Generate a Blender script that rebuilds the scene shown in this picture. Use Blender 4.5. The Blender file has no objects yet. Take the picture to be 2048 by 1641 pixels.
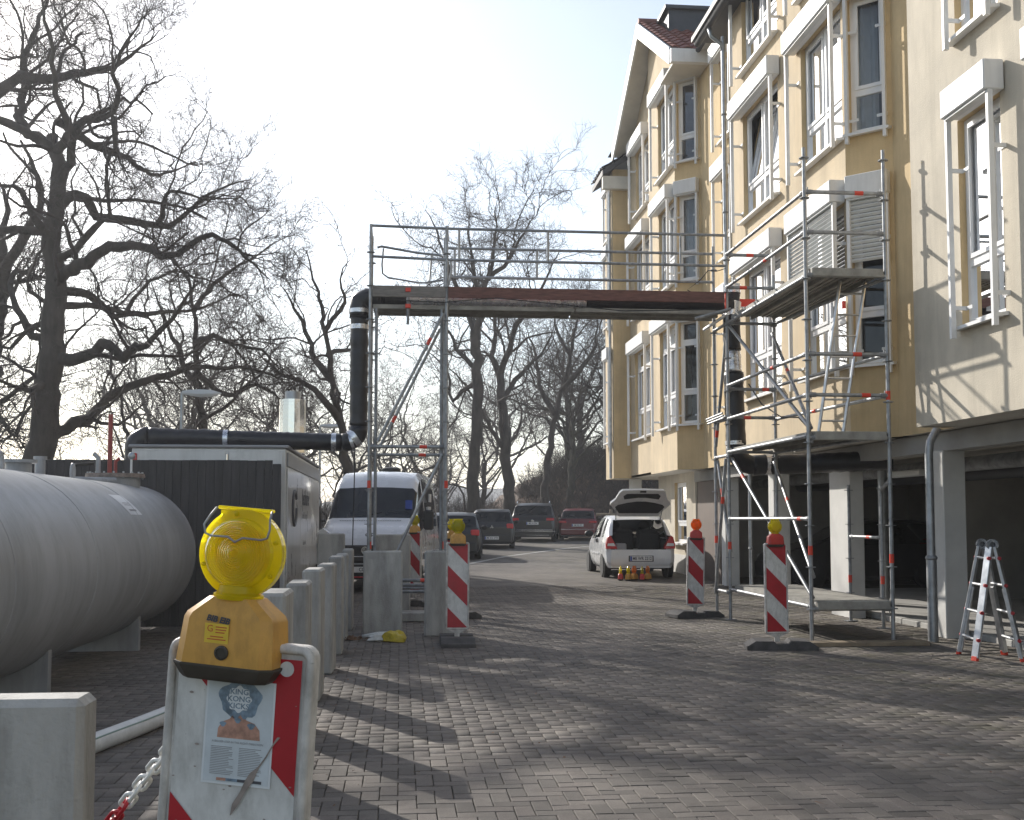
import bpy, math, random
import numpy as np
from math import sin, cos, pi, radians, sqrt, atan2
from mathutils import Vector, Matrix

S = bpy.context.scene
COL = S.collection
random.seed(7)
RNG = np.random.default_rng(11)

# ---------------------------------------------------------------- camera
cam_d = bpy.data.cameras.new('camera')
cam = bpy.data.objects.new('camera', cam_d)
COL.objects.link(cam)
cam.location = (0, 0, 1.5)
cam.rotation_euler = (radians(90 + 3.83), 0, radians(-5.56))
cam_d.sensor_width = 36.0
cam_d.lens = 40.43
cam_d.shift_y = 0.031
cam_d.clip_start = 0.05
cam_d.clip_end = 3000
S.camera = cam
S.render.resolution_x, S.render.resolution_y = 1024, 820

# ---------------------------------------------------------------- sky and sun
SUN_EL, SUN_AZ = radians(27.0), radians(30.0)       # azimuth: left of the +Y axis
w = bpy.data.worlds.new('World')
S.world = w
w.use_nodes = True
nt = w.node_tree
bg = nt.nodes['Background']
sky = nt.nodes.new('ShaderNodeTexSky')
sky.sky_type = 'NISHITA'
sky.sun_disc = False
sky.sun_elevation = SUN_EL
sky.sun_rotation = -SUN_AZ
sky.air_density = 1.0
sky.dust_density = 0.9
sky.ozone_density = 1.0
hs = nt.nodes.new('ShaderNodeHueSaturation')        # hazy, washed-out spring sky
hs.inputs['Saturation'].default_value = 0.68
nt.links.new(sky.outputs[0], hs.inputs['Color'])
nt.links.new(hs.outputs[0], bg.inputs[0])
bg.inputs[1].default_value = 0.15
sd = bpy.data.lights.new('sun', 'SUN')
sd.energy = 4.4
sd.angle = radians(0.6)
sd.color = (1.0, 0.95, 0.87)
sun = bpy.data.objects.new('sun', sd)
COL.objects.link(sun)
tosun = Vector((-sin(SUN_AZ) * cos(SUN_EL), cos(SUN_AZ) * cos(SUN_EL), sin(SUN_EL)))
sun.rotation_euler = tosun.to_track_quat('Z', 'Y').to_euler()
sun.location = (-20, 40, 30)
S.view_settings.view_transform = 'Standard'
S.view_settings.look = 'None'
S.view_settings.gamma = 1.0
S.view_settings.exposure = 0.42
S.render.engine = 'CYCLES'

# ---------------------------------------------------------------- helpers
OFF = {}


def tag(o, label=None, cat=None, group=None, kind=None):
    if label: o['label'] = label
    if cat: o['category'] = cat
    if group: o['group'] = group
    if kind: o['kind'] = kind
    return o


def thing(name, label, cat, loc=(0, 0, 0), rotz=0.0, group=None, rot=None):
    o = bpy.data.objects.new(name, None)
    o.empty_display_size = 0.2
    COL.objects.link(o)
    o.location = loc
    o.rotation_euler = rot if rot else (0, 0, rotz)
    OFF[o] = Vector((0, 0, 0))
    return tag(o, label, cat, group)


class MB:
    """collects geometry (in the owner's local space), then becomes ONE mesh object"""

    def __init__(self):
        self.v = []; self.f = []

    def add(self, vs, fs):
        n = len(self.v)
        self.v.extend([tuple(p) for p in vs])
        self.f.extend([tuple(i + n for i in f) for f in fs])
        return self

    def quad(self, a, b, c, d):
        return self.add([a, b, c, d], [(0, 1, 2, 3)])

    def poly(self, pts):
        return self.add(pts, [tuple(range(len(pts)))])

    def box(self, x0, x1, y0, y1, z0, z1, M=None):
        vs = [(x, y, z) for x in (x0, x1) for y in (y0, y1) for z in (z0, z1)]
        if M is not None: vs = [tuple(M @ Vector(p)) for p in vs]
        return self.add(vs, [(0, 1, 3, 2), (4, 6, 7, 5), (0, 4, 5, 1), (2, 3, 7, 6), (0, 2, 6, 4), (1, 5, 7, 3)])

    def bbox(self, x0, x1, y0, y1, z0, z1, b=0.01, M=None):
        """box with chamfered edges"""
        X, Y, Z = (x0, x1), (y0, y1), (z0, z1)
        vs = []; idx = {}
        for i in (0, 1):
            for j in (0, 1):
                for k in (0, 1):
                    sx, sy, sz = (1 - 2 * i) * b, (1 - 2 * j) * b, (1 - 2 * k) * b
                    idx[i, j, k, 0] = len(vs); vs.append((X[i], Y[j] + sy, Z[k] + sz))
                    idx[i, j, k, 1] = len(vs); vs.append((X[i] + sx, Y[j], Z[k] + sz))
                    idx[i, j, k, 2] = len(vs); vs.append((X[i] + sx, Y[j] + sy, Z[k]))
        fs = []
        q = ((0, 0), (1, 0), (1, 1), (0, 1))
        for s in (0, 1):
            fs.append(tuple(idx[s, a, c, 0] for a, c in q))
            fs.append(tuple(idx[a, s, c, 1] for a, c in q))
            fs.append(tuple(idx[a, c, s, 2] for a, c in q))
        for a in (0, 1):
            for c in (0, 1):
                fs.append((idx[a, c, 0, 0], idx[a, c, 1, 0], idx[a, c, 1, 1], idx[a, c, 0, 1]))
                fs.append((idx[a, 0, c, 0], idx[a, 1, c, 0], idx[a, 1, c, 2], idx[a, 0, c, 2]))
                fs.append((idx[0, a, c, 1], idx[1, a, c, 1], idx[1, a, c, 2], idx[0, a, c, 2]))
        for key in [(i, j, k) for i in (0, 1) for j in (0, 1) for k in (0, 1)]:
            fs.append(tuple(idx[key + (m,)] for m in range(3)))
        if M is not None: vs = [tuple(M @ Vector(p)) for p in vs]
        return self.add(vs, fs)

    def prism(self, pts, axis, a0, a1, M=None):
        """polygon pts (2d) extruded along axis x/y/z from a0 to a1"""
        def P(u, v, t):
            return {'x': (t, u, v), 'y': (u, t, v), 'z': (u, v, t)}[axis]
        n = len(pts)
        vs = [P(u, v, a0) for u, v in pts] + [P(u, v, a1) for u, v in pts]
        if M is not None: vs = [tuple(M @ Vector(p)) for p in vs]
        fs = [tuple(range(n)), tuple(range(2 * n - 1, n - 1, -1))]
        fs += [(i, (i + 1) % n, n + (i + 1) % n, n + i) for i in range(n)]
        return self.add(vs, fs)

    def tube(self, pts, r, n=8, cap=True):
        P = [Vector(p) for p in pts]
        m = len(P)
        R = list(r) if hasattr(r, '__len__') else [r] * m
        t0 = (P[1] - P[0]).normalized()
        ref = Vector((0, 0, 1)) if abs(t0.z) < 0.9 else Vector((1, 0, 0))
        u = t0.cross(ref).normalized()
        vs = []
        for i in range(m):
            t = (P[min(i + 1, m - 1)] - P[max(i - 1, 0)]).normalized()
            u = (u - t * u.dot(t)).normalized()
            v = t.cross(u)
            for k in range(n):
                a = 2 * pi * k / n
                vs.append(tuple(P[i] + (u * cos(a) + v * sin(a)) * R[i]))
        fs = [(i * n + k, i * n + (k + 1) % n, (i + 1) * n + (k + 1) % n, (i + 1) * n + k)
              for i in range(m - 1) for k in range(n)]
        if cap:
            fs.append(tuple(range(n - 1, -1, -1)))
            fs.append(tuple((m - 1) * n + k for k in range(n)))
        return self.add(vs, fs)

    def lathe(self, prof, n=24, M=None, a0=0.0, a1=2 * pi):
        """profile (r, z) revolved about the local z axis, then placed by M"""
        full = abs(a1 - a0 - 2 * pi) < 1e-6
        cnt = n if full else n + 1
        vs = []
        for r, z in prof:
            for k in range(cnt):
                a = a0 + (a1 - a0) * k / n
                p = Vector((r * cos(a), r * sin(a), z))
                vs.append(tuple(M @ p) if M is not None else tuple(p))
        fs = []
        for i in range(len(prof) - 1):
            for k in range(n):
                k2 = (k + 1) % cnt if full else k + 1
                fs.append((i * cnt + k, i * cnt + k2, (i + 1) * cnt + k2, (i + 1) * cnt + k))
        if full:
            if prof[0][0] > 1e-5: fs.append(tuple(range(n - 1, -1, -1)))
            if prof[-1][0] > 1e-5: fs.append(tuple((len(prof) - 1) * n + k for k in range(n)))
        return self.add(vs, fs)

    def sphere(self, c, rx, ry, rz, n=12, m=8, M=None):
        T = Matrix.Translation(c) @ Matrix.Diagonal((rx, ry, rz, 1))
        if M is not None: T = M @ T
        return self.lathe([(sin(pi * i / m), -cos(pi * i / m)) for i in range(m + 1)], n, T)

    def obj(self, name, material, parent=None, smooth=False, kind=None, label=None):
        me = bpy.data.meshes.new(name)
        off = OFF[parent] if parent is not None else Vector((0, 0, 0))
        a = np.array(self.v, dtype=float)
        c = (a.min(0) + a.max(0)) / 2
        me.from_pydata((a - c).tolist(), [], self.f)
        me.validate()
        me.materials.append(MAT[material] if isinstance(material, str) else material)
        if smooth is not False:
            me.polygons.foreach_set('use_smooth', [True] * len(me.polygons))
            if smooth is not True:
                me.set_sharp_from_angle(angle=radians(smooth))
        me.update()
        o = bpy.data.objects.new(name, me)
        COL.objects.link(o)
        o.location = Vector(c) - off
        OFF[o] = Vector(c)
        if parent is not None: o.parent = parent
        if kind: o['kind'] = kind
        if label: o['label'] = label
        return o


def copy_tree(o, parent=None):
    c = o.copy(); COL.objects.link(c); c.parent = parent
    OFF[c] = OFF[o]
    for ch in o.children: copy_tree(ch, c)
    return c


def rotm(axis, deg, at=(0, 0, 0)):
    return Matrix.Translation(at) @ Matrix.Rotation(radians(deg), 4, axis) @ Matrix.Translation(-Vector(at))


def text_mb(s, size, M, depth=0.0008, mb=None, align='CENTER', sx=1.0, shear=0.0, bold=0.0):
    cu = bpy.data.curves.new('t', 'FONT')
    cu.body = s; cu.size = size; cu.extrude = depth; cu.align_x = align; cu.align_y = 'CENTER'
    cu.resolution_u = 2; cu.shear = shear; cu.offset = bold
    o = bpy.data.objects.new('t', cu)
    COL.objects.link(o)
    dg = bpy.context.evaluated_depsgraph_get()
    me = bpy.data.meshes.new_from_object(o.evaluated_get(dg))
    mb = mb or MB()
    mb.add([tuple(M @ Vector((v.co.x * sx, v.co.y, v.co.z))) for v in me.vertices],
           [tuple(p.vertices) for p in me.polygons])
    bpy.data.objects.remove(o); bpy.data.curves.remove(cu); bpy.data.meshes.remove(me)
    return mb


# ---------------------------------------------------------------- materials
MAT = {}


def mat(name, col, rough=0.6, metal=0.0, var=0.0, vscale=4.0, bump=0.0, bscale=40.0, col2=None, spec=0.5,
        coat=0.0, streak=0.0, trans=0.0, dirt=0.0, dscale=1.6, dstretch=0.10):
    m = bpy.data.materials.new(name)
    m.use_nodes = True
    N = m.node_tree; P = N.nodes['Principled BSDF']
    P.inputs['Base Color'].default_value = (*col, 1)
    P.inputs['Roughness'].default_value = rough
    P.inputs['Metallic'].default_value = metal
    P.inputs['Specular IOR Level'].default_value = spec
    P.inputs['Coat Weight'].default_value = coat
    P.inputs['Coat Roughness'].default_value = 0.06
    P.inputs['Transmission Weight'].default_value = trans
    tc = N.nodes.new('ShaderNodeTexCoord')
    geo = N.nodes.new('ShaderNodeNewGeometry')
    if var or col2 or streak:
        nz = N.nodes.new('ShaderNodeTexNoise')
        nz.inputs['Scale'].default_value = vscale
        nz.inputs['Detail'].default_value = 6
        nz.inputs['Roughness'].default_value = 0.62
        src = geo.outputs['Position']
        if streak:
            mp = N.nodes.new('ShaderNodeMapping')
            mp.inputs['Scale'].default_value = (1, 1, streak)
            N.links.new(src, mp.inputs[0]); src = mp.outputs[0]
        N.links.new(src, nz.inputs['Vector'])
        rp = N.nodes.new('ShaderNodeValToRGB')
        c2 = col2 if col2 else tuple(c * (1 - var) for c in col)
        c1 = col if col2 else tuple(min(1, c * (1 + var * 0.6)) for c in col)
        rp.color_ramp.elements[0].position = 0.34; rp.color_ramp.elements[0].color = (*c2, 1)
        rp.color_ramp.elements[1].position = 0.66; rp.color_ramp.elements[1].color = (*c1, 1)
        N.links.new(nz.outputs['Fac'], rp.inputs[0])
        N.links.new(rp.outputs[0], P.inputs['Base Color'])
        mr = N.nodes.new('ShaderNodeMapRange')
        mr.inputs['To Min'].default_value = max(0.02, rough - 0.12 * (1 if var else 0))
        mr.inputs['To Max'].default_value = min(1, rough + 0.12 * (1 if var else 0))
        N.links.new(nz.outputs['Fac'], mr.inputs[0]); N.links.new(mr.outputs[0], P.inputs['Roughness'])
    if dirt:                                      # rain runs and grime, stretched downwards
        lk_ = [l for l in N.links if l.to_socket == P.inputs['Base Color']]
        mp = N.nodes.new('ShaderNodeMapping'); mp.inputs['Scale'].default_value = (1, 1, dstretch)
        N.links.new(geo.outputs['Position'], mp.inputs[0])
        nd = N.nodes.new('ShaderNodeTexNoise'); nd.inputs['Scale'].default_value = dscale
        nd.inputs['Detail'].default_value = 8; nd.inputs['Roughness'].default_value = 0.72
        N.links.new(mp.outputs[0], nd.inputs['Vector'])
        dr = N.nodes.new('ShaderNodeValToRGB')
        dr.color_ramp.elements[0].position = 0.30; dr.color_ramp.elements[0].color = (1 - dirt, 1 - dirt * 1.02, 1 - dirt * 1.06, 1)
        dr.color_ramp.elements[1].position = 0.56; dr.color_ramp.elements[1].color = (1, 1, 1, 1)
        N.links.new(nd.outputs['Fac'], dr.inputs[0])
        mx = N.nodes.new('ShaderNodeMix'); mx.data_type = 'RGBA'; mx.blend_type = 'MULTIPLY'; mx.inputs[0].default_value = 1.0
        if lk_: N.links.new(lk_[0].from_socket, mx.inputs[6])
        else: mx.inputs[6].default_value = (*col, 1)
        N.links.new(dr.outputs[0], mx.inputs[7]); N.links.new(mx.outputs[2], P.inputs['Base Color'])
    if bump:
        nb = N.nodes.new('ShaderNodeTexNoise')
        nb.inputs['Scale'].default_value = bscale; nb.inputs['Detail'].default_value = 4
        N.links.new(geo.outputs['Position'], nb.inputs['Vector'])
        bp = N.nodes.new('ShaderNodeBump')
        bp.inputs['Strength'].default_value = bump; bp.inputs['Distance'].default_value = 0.01
        N.links.new(nb.outputs['Fac'], bp.inputs['Height']); N.links.new(bp.outputs[0], P.inputs['Normal'])
    MAT[name] = m
    return m


def glass_mat(name, tint, refl=1.5, rough=0.02, dark=0.5):
    """thin pane: fresnel mix of a mirror and a tinted see-through"""
    m = bpy.data.materials.new(name); m.use_nodes = True
    N = m.node_tree; N.nodes.remove(N.nodes['Principled BSDF'])
    out = N.nodes['Material Output']
    tr = N.nodes.new('ShaderNodeBsdfTransparent'); tr.inputs[0].default_value = (*[c * dark for c in tint], 1)
    gl = N.nodes.new('ShaderNodeBsdfGlossy'); gl.inputs['Roughness'].default_value = rough
    gl.inputs[0].default_value = (0.95, 0.97, 1, 1)
    fr = N.nodes.new('ShaderNodeFresnel'); fr.inputs[0].default_value = refl
    nz = N.nodes.new('ShaderNodeTexNoise'); nz.inputs['Scale'].default_value = 2.2
    bp = N.nodes.new('ShaderNodeBump'); bp.inputs['Strength'].default_value = 0.03
    N.links.new(nz.outputs['Fac'], bp.inputs['Height']); N.links.new(bp.outputs[0], gl.inputs['Normal'])
    mx = N.nodes.new('ShaderNodeMixShader')
    N.links.new(fr.outputs[0], mx.inputs[0]); N.links.new(tr.outputs[0], mx.inputs[1])
    N.links.new(gl.outputs[0], mx.inputs[2]); N.links.new(mx.outputs[0], out.inputs[0])
    MAT[name] = m


def lens_mat(name, col):
    """coloured plastic lens: part see-through, part light-scattering"""
    m = bpy.data.materials.new(name); m.use_nodes = True
    N = m.node_tree; P = N.nodes['Principled BSDF']; out = N.nodes['Material Output']
    P.inputs['Base Color'].default_value = (*col, 1)
    P.inputs['Transmission Weight'].default_value = 0.55
    P.inputs['Roughness'].default_value = 0.12
    P.inputs['IOR'].default_value = 1.3
    t = N.nodes.new('ShaderNodeBsdfTranslucent'); t.inputs[0].default_value = (*col, 1)
    mx = N.nodes.new('ShaderNodeMixShader'); mx.inputs[0].default_value = 0.36
    N.links.new(P.outputs[0], mx.inputs[1]); N.links.new(t.outputs[0], mx.inputs[2])
    N.links.new(mx.outputs[0], out.inputs[0])
    MAT[name] = m


mat('stucco_yellow_shade', (0.63, 0.475, 0.265), 0.9, var=0.14, dirt=.22, vscale=1.3, bump=0.35, bscale=70)  # yellow render, shade of the chamfers, recesses and reveals put into the colour
mat('stucco_yellow_sun', (0.61, 0.495, 0.335), 0.9, var=0.14, dirt=.22, vscale=1.1, bump=0.35, bscale=70)  # same yellow render on the fronts, paled by sunlight painted into the colour
mat('stucco_cream', (0.57, 0.51, 0.41), 0.9, var=0.16, dirt=.24, vscale=0.9, bump=0.45, bscale=60)
mat('white_paint', (0.74, 0.74, 0.73), 0.45, var=0.06, vscale=3, dirt=.12, dscale=6)
mat('white_frame', (0.80, 0.80, 0.80), 0.35, var=0.03, vscale=5)
mat('shutter_grey', (0.60, 0.61, 0.60), 0.45, var=0.08, vscale=5)
mat('soffit', (0.62, 0.59, 0.52), 0.7, var=0.08)
mat('reveal_dark', (0.05, 0.05, 0.055), 0.8)
mat('curtain', (0.72, 0.72, 0.70), 0.9, var=0.06, vscale=8)
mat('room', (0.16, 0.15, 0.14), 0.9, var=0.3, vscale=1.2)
mat('concrete', (0.42, 0.41, 0.385), 0.85, var=0.26, dirt=.42, dscale=5, dstretch=.22, vscale=3.2, bump=0.4, bscale=60, streak=0.35)
mat('concrete_wall', (0.36, 0.35, 0.33), 0.9, var=0.18, vscale=1.0, bump=0.2, bscale=60)
mat('column_white', (0.62, 0.61, 0.58), 0.85, var=0.10, vscale=2, bump=0.2, bscale=70)
mat('garage_ceiling', (0.30, 0.29, 0.275), 0.9, var=0.2, vscale=1.5)
mat('kerb', (0.42, 0.41, 0.38), 0.85, var=0.2, vscale=5, bump=0.2)
mat('brown_door', (0.16, 0.125, 0.105), 0.7, var=0.12, vscale=3)
mat('tile_red', (0.22, 0.075, 0.055), 0.7, var=0.35, vscale=6, bump=0.2)
mat('tile_dark', (0.055, 0.055, 0.062), 0.6, var=0.3, vscale=6, bump=0.2)
mat('dark_metal', (0.055, 0.058, 0.065), 0.5, 0.3, var=0.2)
mat('zinc', (0.40, 0.42, 0.44), 0.42, 0.75, var=0.25, vscale=7)
mat('steel', (0.36, 0.37, 0.38), 0.52, 0.75, var=0.30, vscale=9, bump=0.08, bscale=120)
mat('steel_dull', (0.30, 0.31, 0.32), 0.6, 0.6, var=0.35, vscale=7, bump=0.1, bscale=90)
mat('aluminium', (0.62, 0.63, 0.64), 0.36, 0.85, var=0.2, vscale=8)
mat('deck_under', (0.34, 0.325, 0.29), 0.75, 0.2, var=0.3, vscale=5)
mat('tag_red', (0.72, 0.055, 0.025), 0.5)
mat('toe_board', (0.17, 0.075, 0.06), 0.75, var=0.35, vscale=6, bump=0.2, streak=6)
mat('toe_board_grey', (0.22, 0.20, 0.18), 0.8, var=0.3, vscale=6, bump=0.2, streak=6)
mat('timber', (0.30, 0.235, 0.16), 0.85, var=0.3, vscale=5, bump=0.3)
mat('black_foil', (0.014, 0.014, 0.018), 0.38, var=0.3, vscale=9, bump=0.9, bscale=14)
mat('silver_foil', (0.72, 0.72, 0.74), 0.28, 0.9, var=0.2, vscale=12, bump=0.8, bscale=22)
mat('chrome_flue', (0.78, 0.77, 0.74), 0.12, 1.0, bump=0.25, bscale=5)
mat('rubber_black', (0.022, 0.022, 0.023), 0.8, var=0.25, vscale=10, bump=0.2)
mat('rubber_grey', (0.085, 0.08, 0.078), 0.85, var=0.35, vscale=10, bump=0.3)
mat('cable', (0.012, 0.012, 0.012), 0.5)
mat('plank_dark', (0.050, 0.047, 0.048), 0.8, var=0.4, vscale=9, bump=0.5, bscale=50, streak=0.12)
mat('trailer_white', (0.66, 0.66, 0.65), 0.3, var=0.06, vscale=2, coat=0.4, dirt=.2, dscale=3)
mat('trailer_grey', (0.30, 0.30, 0.31), 0.4, var=0.1)
mat('ink_dark', (0.07, 0.07, 0.08), 0.5)
mat('ink_grey', (0.28, 0.28, 0.29), 0.6)
mat('tank_grey', (0.36, 0.37, 0.385), 0.40, var=0.14, dirt=.34, dscale=3.0, dstretch=.16, vscale=1.6, bump=0.06, bscale=30, streak=0.6)
mat('tank_flange', (0.27, 0.22, 0.19), 0.7, 0.3, var=0.4, vscale=14, bump=0.3)
mat('red_oxide', (0.30, 0.055, 0.045), 0.6, var=0.2)
mat('sheet_white', (0.74, 0.75, 0.77), 0.35, var=0.05, vscale=14)
mat('film_white', (0.66, 0.65, 0.62), 0.42, var=0.12, vscale=9, dirt=.30, dscale=22, dstretch=.4)
mat('film_red', (0.40, 0.012, 0.022), 0.38, var=0.14, vscale=9)
mat('board_edge', (0.60, 0.57, 0.53), 0.5, var=0.30, vscale=12, dirt=.35, dscale=30, dstretch=.3, bump=0.15)
mat('scratch', (0.30, 0.25, 0.22), 0.6, var=0.3, vscale=30)
lens_mat('lens_yellow', (0.88, 0.78, 0.02))
lens_mat('lens_amber', (0.95, 0.55, 0.02))
lens_mat('lens_orange', (0.95, 0.33, 0.015))
mat('housing_ochre', (0.60, 0.31, 0.055), 0.46, var=0.12, vscale=12, bump=0.06, dirt=.28, dscale=30, dstretch=.35)
mat('housing_red', (0.50, 0.03, 0.02), 0.45, var=0.1, vscale=9)
mat('housing_base', (0.055, 0.045, 0.035), 0.6, var=0.3, vscale=15)
mat('sticker_yellow', (0.76, 0.52, 0.05), 0.5, var=0.1, vscale=30)
mat('ink_red', (0.55, 0.10, 0.03), 0.5)
mat('paper', (0.56, 0.60, 0.62), 0.45, var=0.10, vscale=25)
mat('print_blue', (0.20, 0.27, 0.34), 0.5, var=0.5, vscale=60)
mat('print_orange', (0.46, 0.25, 0.18), 0.5, var=0.35, vscale=60)
mat('print_pale', (0.68, 0.70, 0.71), 0.5)
mat('chain_white', (0.72, 0.72, 0.70), 0.45, var=0.1, vscale=20)
mat('hose_white', (0.66, 0.67, 0.66), 0.5, var=0.12, vscale=10, bump=0.1)
mat('hose_green', (0.20, 0.30, 0.26), 0.5)
mat('paint_white', (0.72, 0.73, 0.74), 0.28, coat=0.8, var=0.03, vscale=2)
mat('paint_van', (0.66, 0.68, 0.72), 0.28, coat=0.8, var=0.04, vscale=2)
mat('paint_black', (0.010, 0.010, 0.012), 0.32, coat=0.35)
mat('paint_dark', (0.013, 0.012, 0.013), 0.32, coat=0.35)
mat('paint_red', (0.13, 0.010, 0.014), 0.3, coat=0.4)
mat('trim_black', (0.018, 0.018, 0.019), 0.55)
mat('upholstery', (0.02, 0.02, 0.022), 0.9, var=0.3, vscale=20)
mat('light_red', (0.50, 0.012, 0.02), 0.15, coat=0.5)
mat('light_clear', (0.70, 0.71, 0.72), 0.12, coat=0.5)
mat('chrome', (0.75, 0.75, 0.76), 0.1, 1.0)
mat('rim', (0.52, 0.53, 0.54), 0.35, 0.8, var=0.15)
mat('plate_white', (0.75, 0.75, 0.74), 0.4, var=0.05, vscale=20)
mat('plate_blue', (0.03, 0.07, 0.35), 0.4)
mat('bark', (0.060, 0.050, 0.042), 0.95, var=0.45, vscale=5, bump=0.9, bscale=16, streak=0.3)
mat('twig', (0.060, 0.047, 0.041), 0.9, var=0.25, vscale=3)
mat('bark_green', (0.075, 0.068, 0.050), 0.95, var=0.45, vscale=4, bump=0.9, bscale=14, streak=0.3)
mat('earth', (0.135, 0.088, 0.060), 0.98, var=0.5, vscale=1.5, bump=0.8, bscale=9)
mat('litter', (0.20, 0.115, 0.07), 0.95, var=0.5, vscale=5)
mat('grass', (0.09, 0.105, 0.035), 0.95, var=0.45, vscale=2.5, bump=0.7, bscale=30)
mat('bag_yellow', (0.55, 0.42, 0.03), 0.4, var=0.2, vscale=30, bump=0.4)
mat('bag_white', (0.65, 0.65, 0.62), 0.5, var=0.2, vscale=25, bump=0.4)
mat('lamp_glass', (0.66, 0.68, 0.69), 0.3)
glass_mat('glass', (0.80, 0.86, 0.92), 1.52, 0.015, 0.75)
glass_mat('car_glass', (0.75, 0.82, 0.88), 1.45, 0.02, 0.30)

# ================================================================ ground
def gz(y):
    t = max(0.0, y - 18.0)
    return 0.0161 * t * min(1, t / 6.0) if t < 6 else 0.0161 * t


def paver_mat(name, pattern):
    m = bpy.data.materials.new(name); m.use_nodes = True
    N = m.node_tree; P = N.nodes['Principled BSDF']
    geo = N.nodes.new('ShaderNodeNewGeometry')
    oi = N.nodes.new('ShaderNodeObjectInfo')
    if pattern:
        br = N.nodes.new('ShaderNodeTexBrick')
        br.inputs['Scale'].default_value = 1.0
        br.inputs['Brick Width'].default_value = 0.2; br.inputs['Row Height'].default_value = 0.1
        br.inputs['Mortar Size'].default_value = 0.006
        br.inputs['Color1'].default_value = (0, 0, 0, 1); br.inputs['Color2'].default_value = (1, 1, 1, 1)
        br.inputs['Mortar'].default_value = (0, 0, 0, 1)
        N.links.new(geo.outputs['Position'], br.inputs['Vector'])
        rnd = br.outputs['Color']
    else:
        ad = N.nodes.new('ShaderNodeMath'); ad.operation = 'ADD'
        N.links.new(oi.outputs['Random'], ad.inputs[0])
        N.links.new(geo.outputs['Random Per Island'], ad.inputs[1])
        fr = N.nodes.new('ShaderNodeMath'); fr.operation = 'FRACT'
        N.links.new(ad.outputs[0], fr.inputs[0]); rnd = fr.outputs[0]
    rp = N.nodes.new('ShaderNodeValToRGB')
    E = rp.color_ramp.elements
    E[0].position = 0; E[0].color = (0.142, 0.129, 0.116, 1)
    E[1].position = 1; E[1].color = (0.232, 0.210, 0.187, 1)
    e = E.new(0.35); e.color = (0.186, 0.169, 0.151, 1)
    e = E.new(0.7); e.color = (0.194, 0.172, 0.155, 1)
    N.links.new(rnd, rp.inputs[0])

    def noise(scale, det=6, rough=0.6):
        n = N.nodes.new('ShaderNodeTexNoise'); n.inputs['Scale'].default_value = scale
        n.inputs['Detail'].default_value = det; n.inputs['Roughness'].default_value = rough
        N.links.new(geo.outputs['Position'], n.inputs['Vector']); return n

    def ramp(src, p0, p1, c0, c1):
        r = N.nodes.new('ShaderNodeValToRGB')
        r.color_ramp.elements[0].position = p0; r.color_ramp.elements[0].color = (*c0, 1)
        r.color_ramp.elements[1].position = p1; r.color_ramp.elements[1].color = (*c1, 1)
        N.links.new(src, r.inputs[0]); return r

    def mix(mode, fac, a, b):
        x = N.nodes.new('ShaderNodeMix'); x.data_type = 'RGBA'; x.blend_type = mode
        if isinstance(fac, float): x.inputs[0].default_value = fac
        else: N.links.new(fac, x.inputs[0])
        N.links.new(a, x.inputs[6])
        if isinstance(b, tuple): x.inputs[7].default_value = (*b, 1)
        else: N.links.new(b, x.inputs[7])
        return x.outputs[2]
    c = rp.outputs[0]
    if pattern: c = mix('MULTIPLY', 1.0, c, (0.84, 0.84, 0.85))
    c = mix('MULTIPLY', 0.9, c, ramp(noise(1.1).outputs[0], 0.3, 0.7, (0.72, 0.72, 0.73), (1.1, 1.08, 1.06)).outputs[0])
    c = mix('MULTIPLY', 1.0, c, ramp(noise(0.42, 7, 0.7).outputs[0], 0.32, 0.6, (0.70, 0.69, 0.68), (1.08, 1.07, 1.06)).outputs[0])
    c = mix('MULTIPLY', 0.8, c, ramp(noise(130, 3).outputs[0], 0.35, 0.7, (0.72, 0.72, 0.72), (1.15, 1.15, 1.15)).outputs[0])
    c = mix('MULTIPLY', 0.7, c, ramp(noise(7, 5, 0.7).outputs[0], 0.25, 0.5, (0.66, 0.65, 0.64), (1.0, 1.0, 1.0)).outputs[0])
    # moss towards the building and in damp spots
    sp = N.nodes.new('ShaderNodeSeparateXYZ'); N.links.new(geo.outputs['Position'], sp.inputs[0])
    mr = N.nodes.new('ShaderNodeMapRange'); mr.inputs['From Min'].default_value = 2.2
    mr.inputs['From Max'].default_value = 5.2; N.links.new(sp.outputs[0], mr.inputs[0])
    ms = ramp(noise(2.4, 8, 0.75).outputs[0], 0.46, 0.70, (0, 0, 0), (1, 1, 1))
    mm = N.nodes.new('ShaderNodeMath'); mm.operation = 'MULTIPLY'
    N.links.new(mr.outputs[0], mm.inputs[0]); N.links.new(ms.outputs[0], mm.inputs[1])
    m2 = N.nodes.new('ShaderNodeMath'); m2.operation = 'MULTIPLY'; m2.inputs[1].default_value = 0.55
    N.links.new(mm.outputs[0], m2.inputs[0])
    c = mix('MIX', m2.outputs[0], c, (0.115, 0.112, 0.045))
    N.links.new(c, P.inputs['Base Color'])
    P.inputs['Roughness'].default_value = 0.82
    P.inputs['Specular IOR Level'].default_value = 0.35
    bp = N.nodes.new('ShaderNodeBump'); bp.inputs['Strength'].default_value = 0.35; bp.inputs['Distance'].default_value = 0.004
    N.links.new(noise(160, 4).outputs[0], bp.inputs['Height']); N.links.new(bp.outputs[0], P.inputs['Normal'])
    MAT[name] = m


paver_mat('paver', False)
paver_mat('paver_far', True)
mat('joint', (0.050, 0.043, 0.036), 0.95, col2=(0.080, 0.072, 0.034), vscale=3, bump=0.5, bscale=120)

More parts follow.
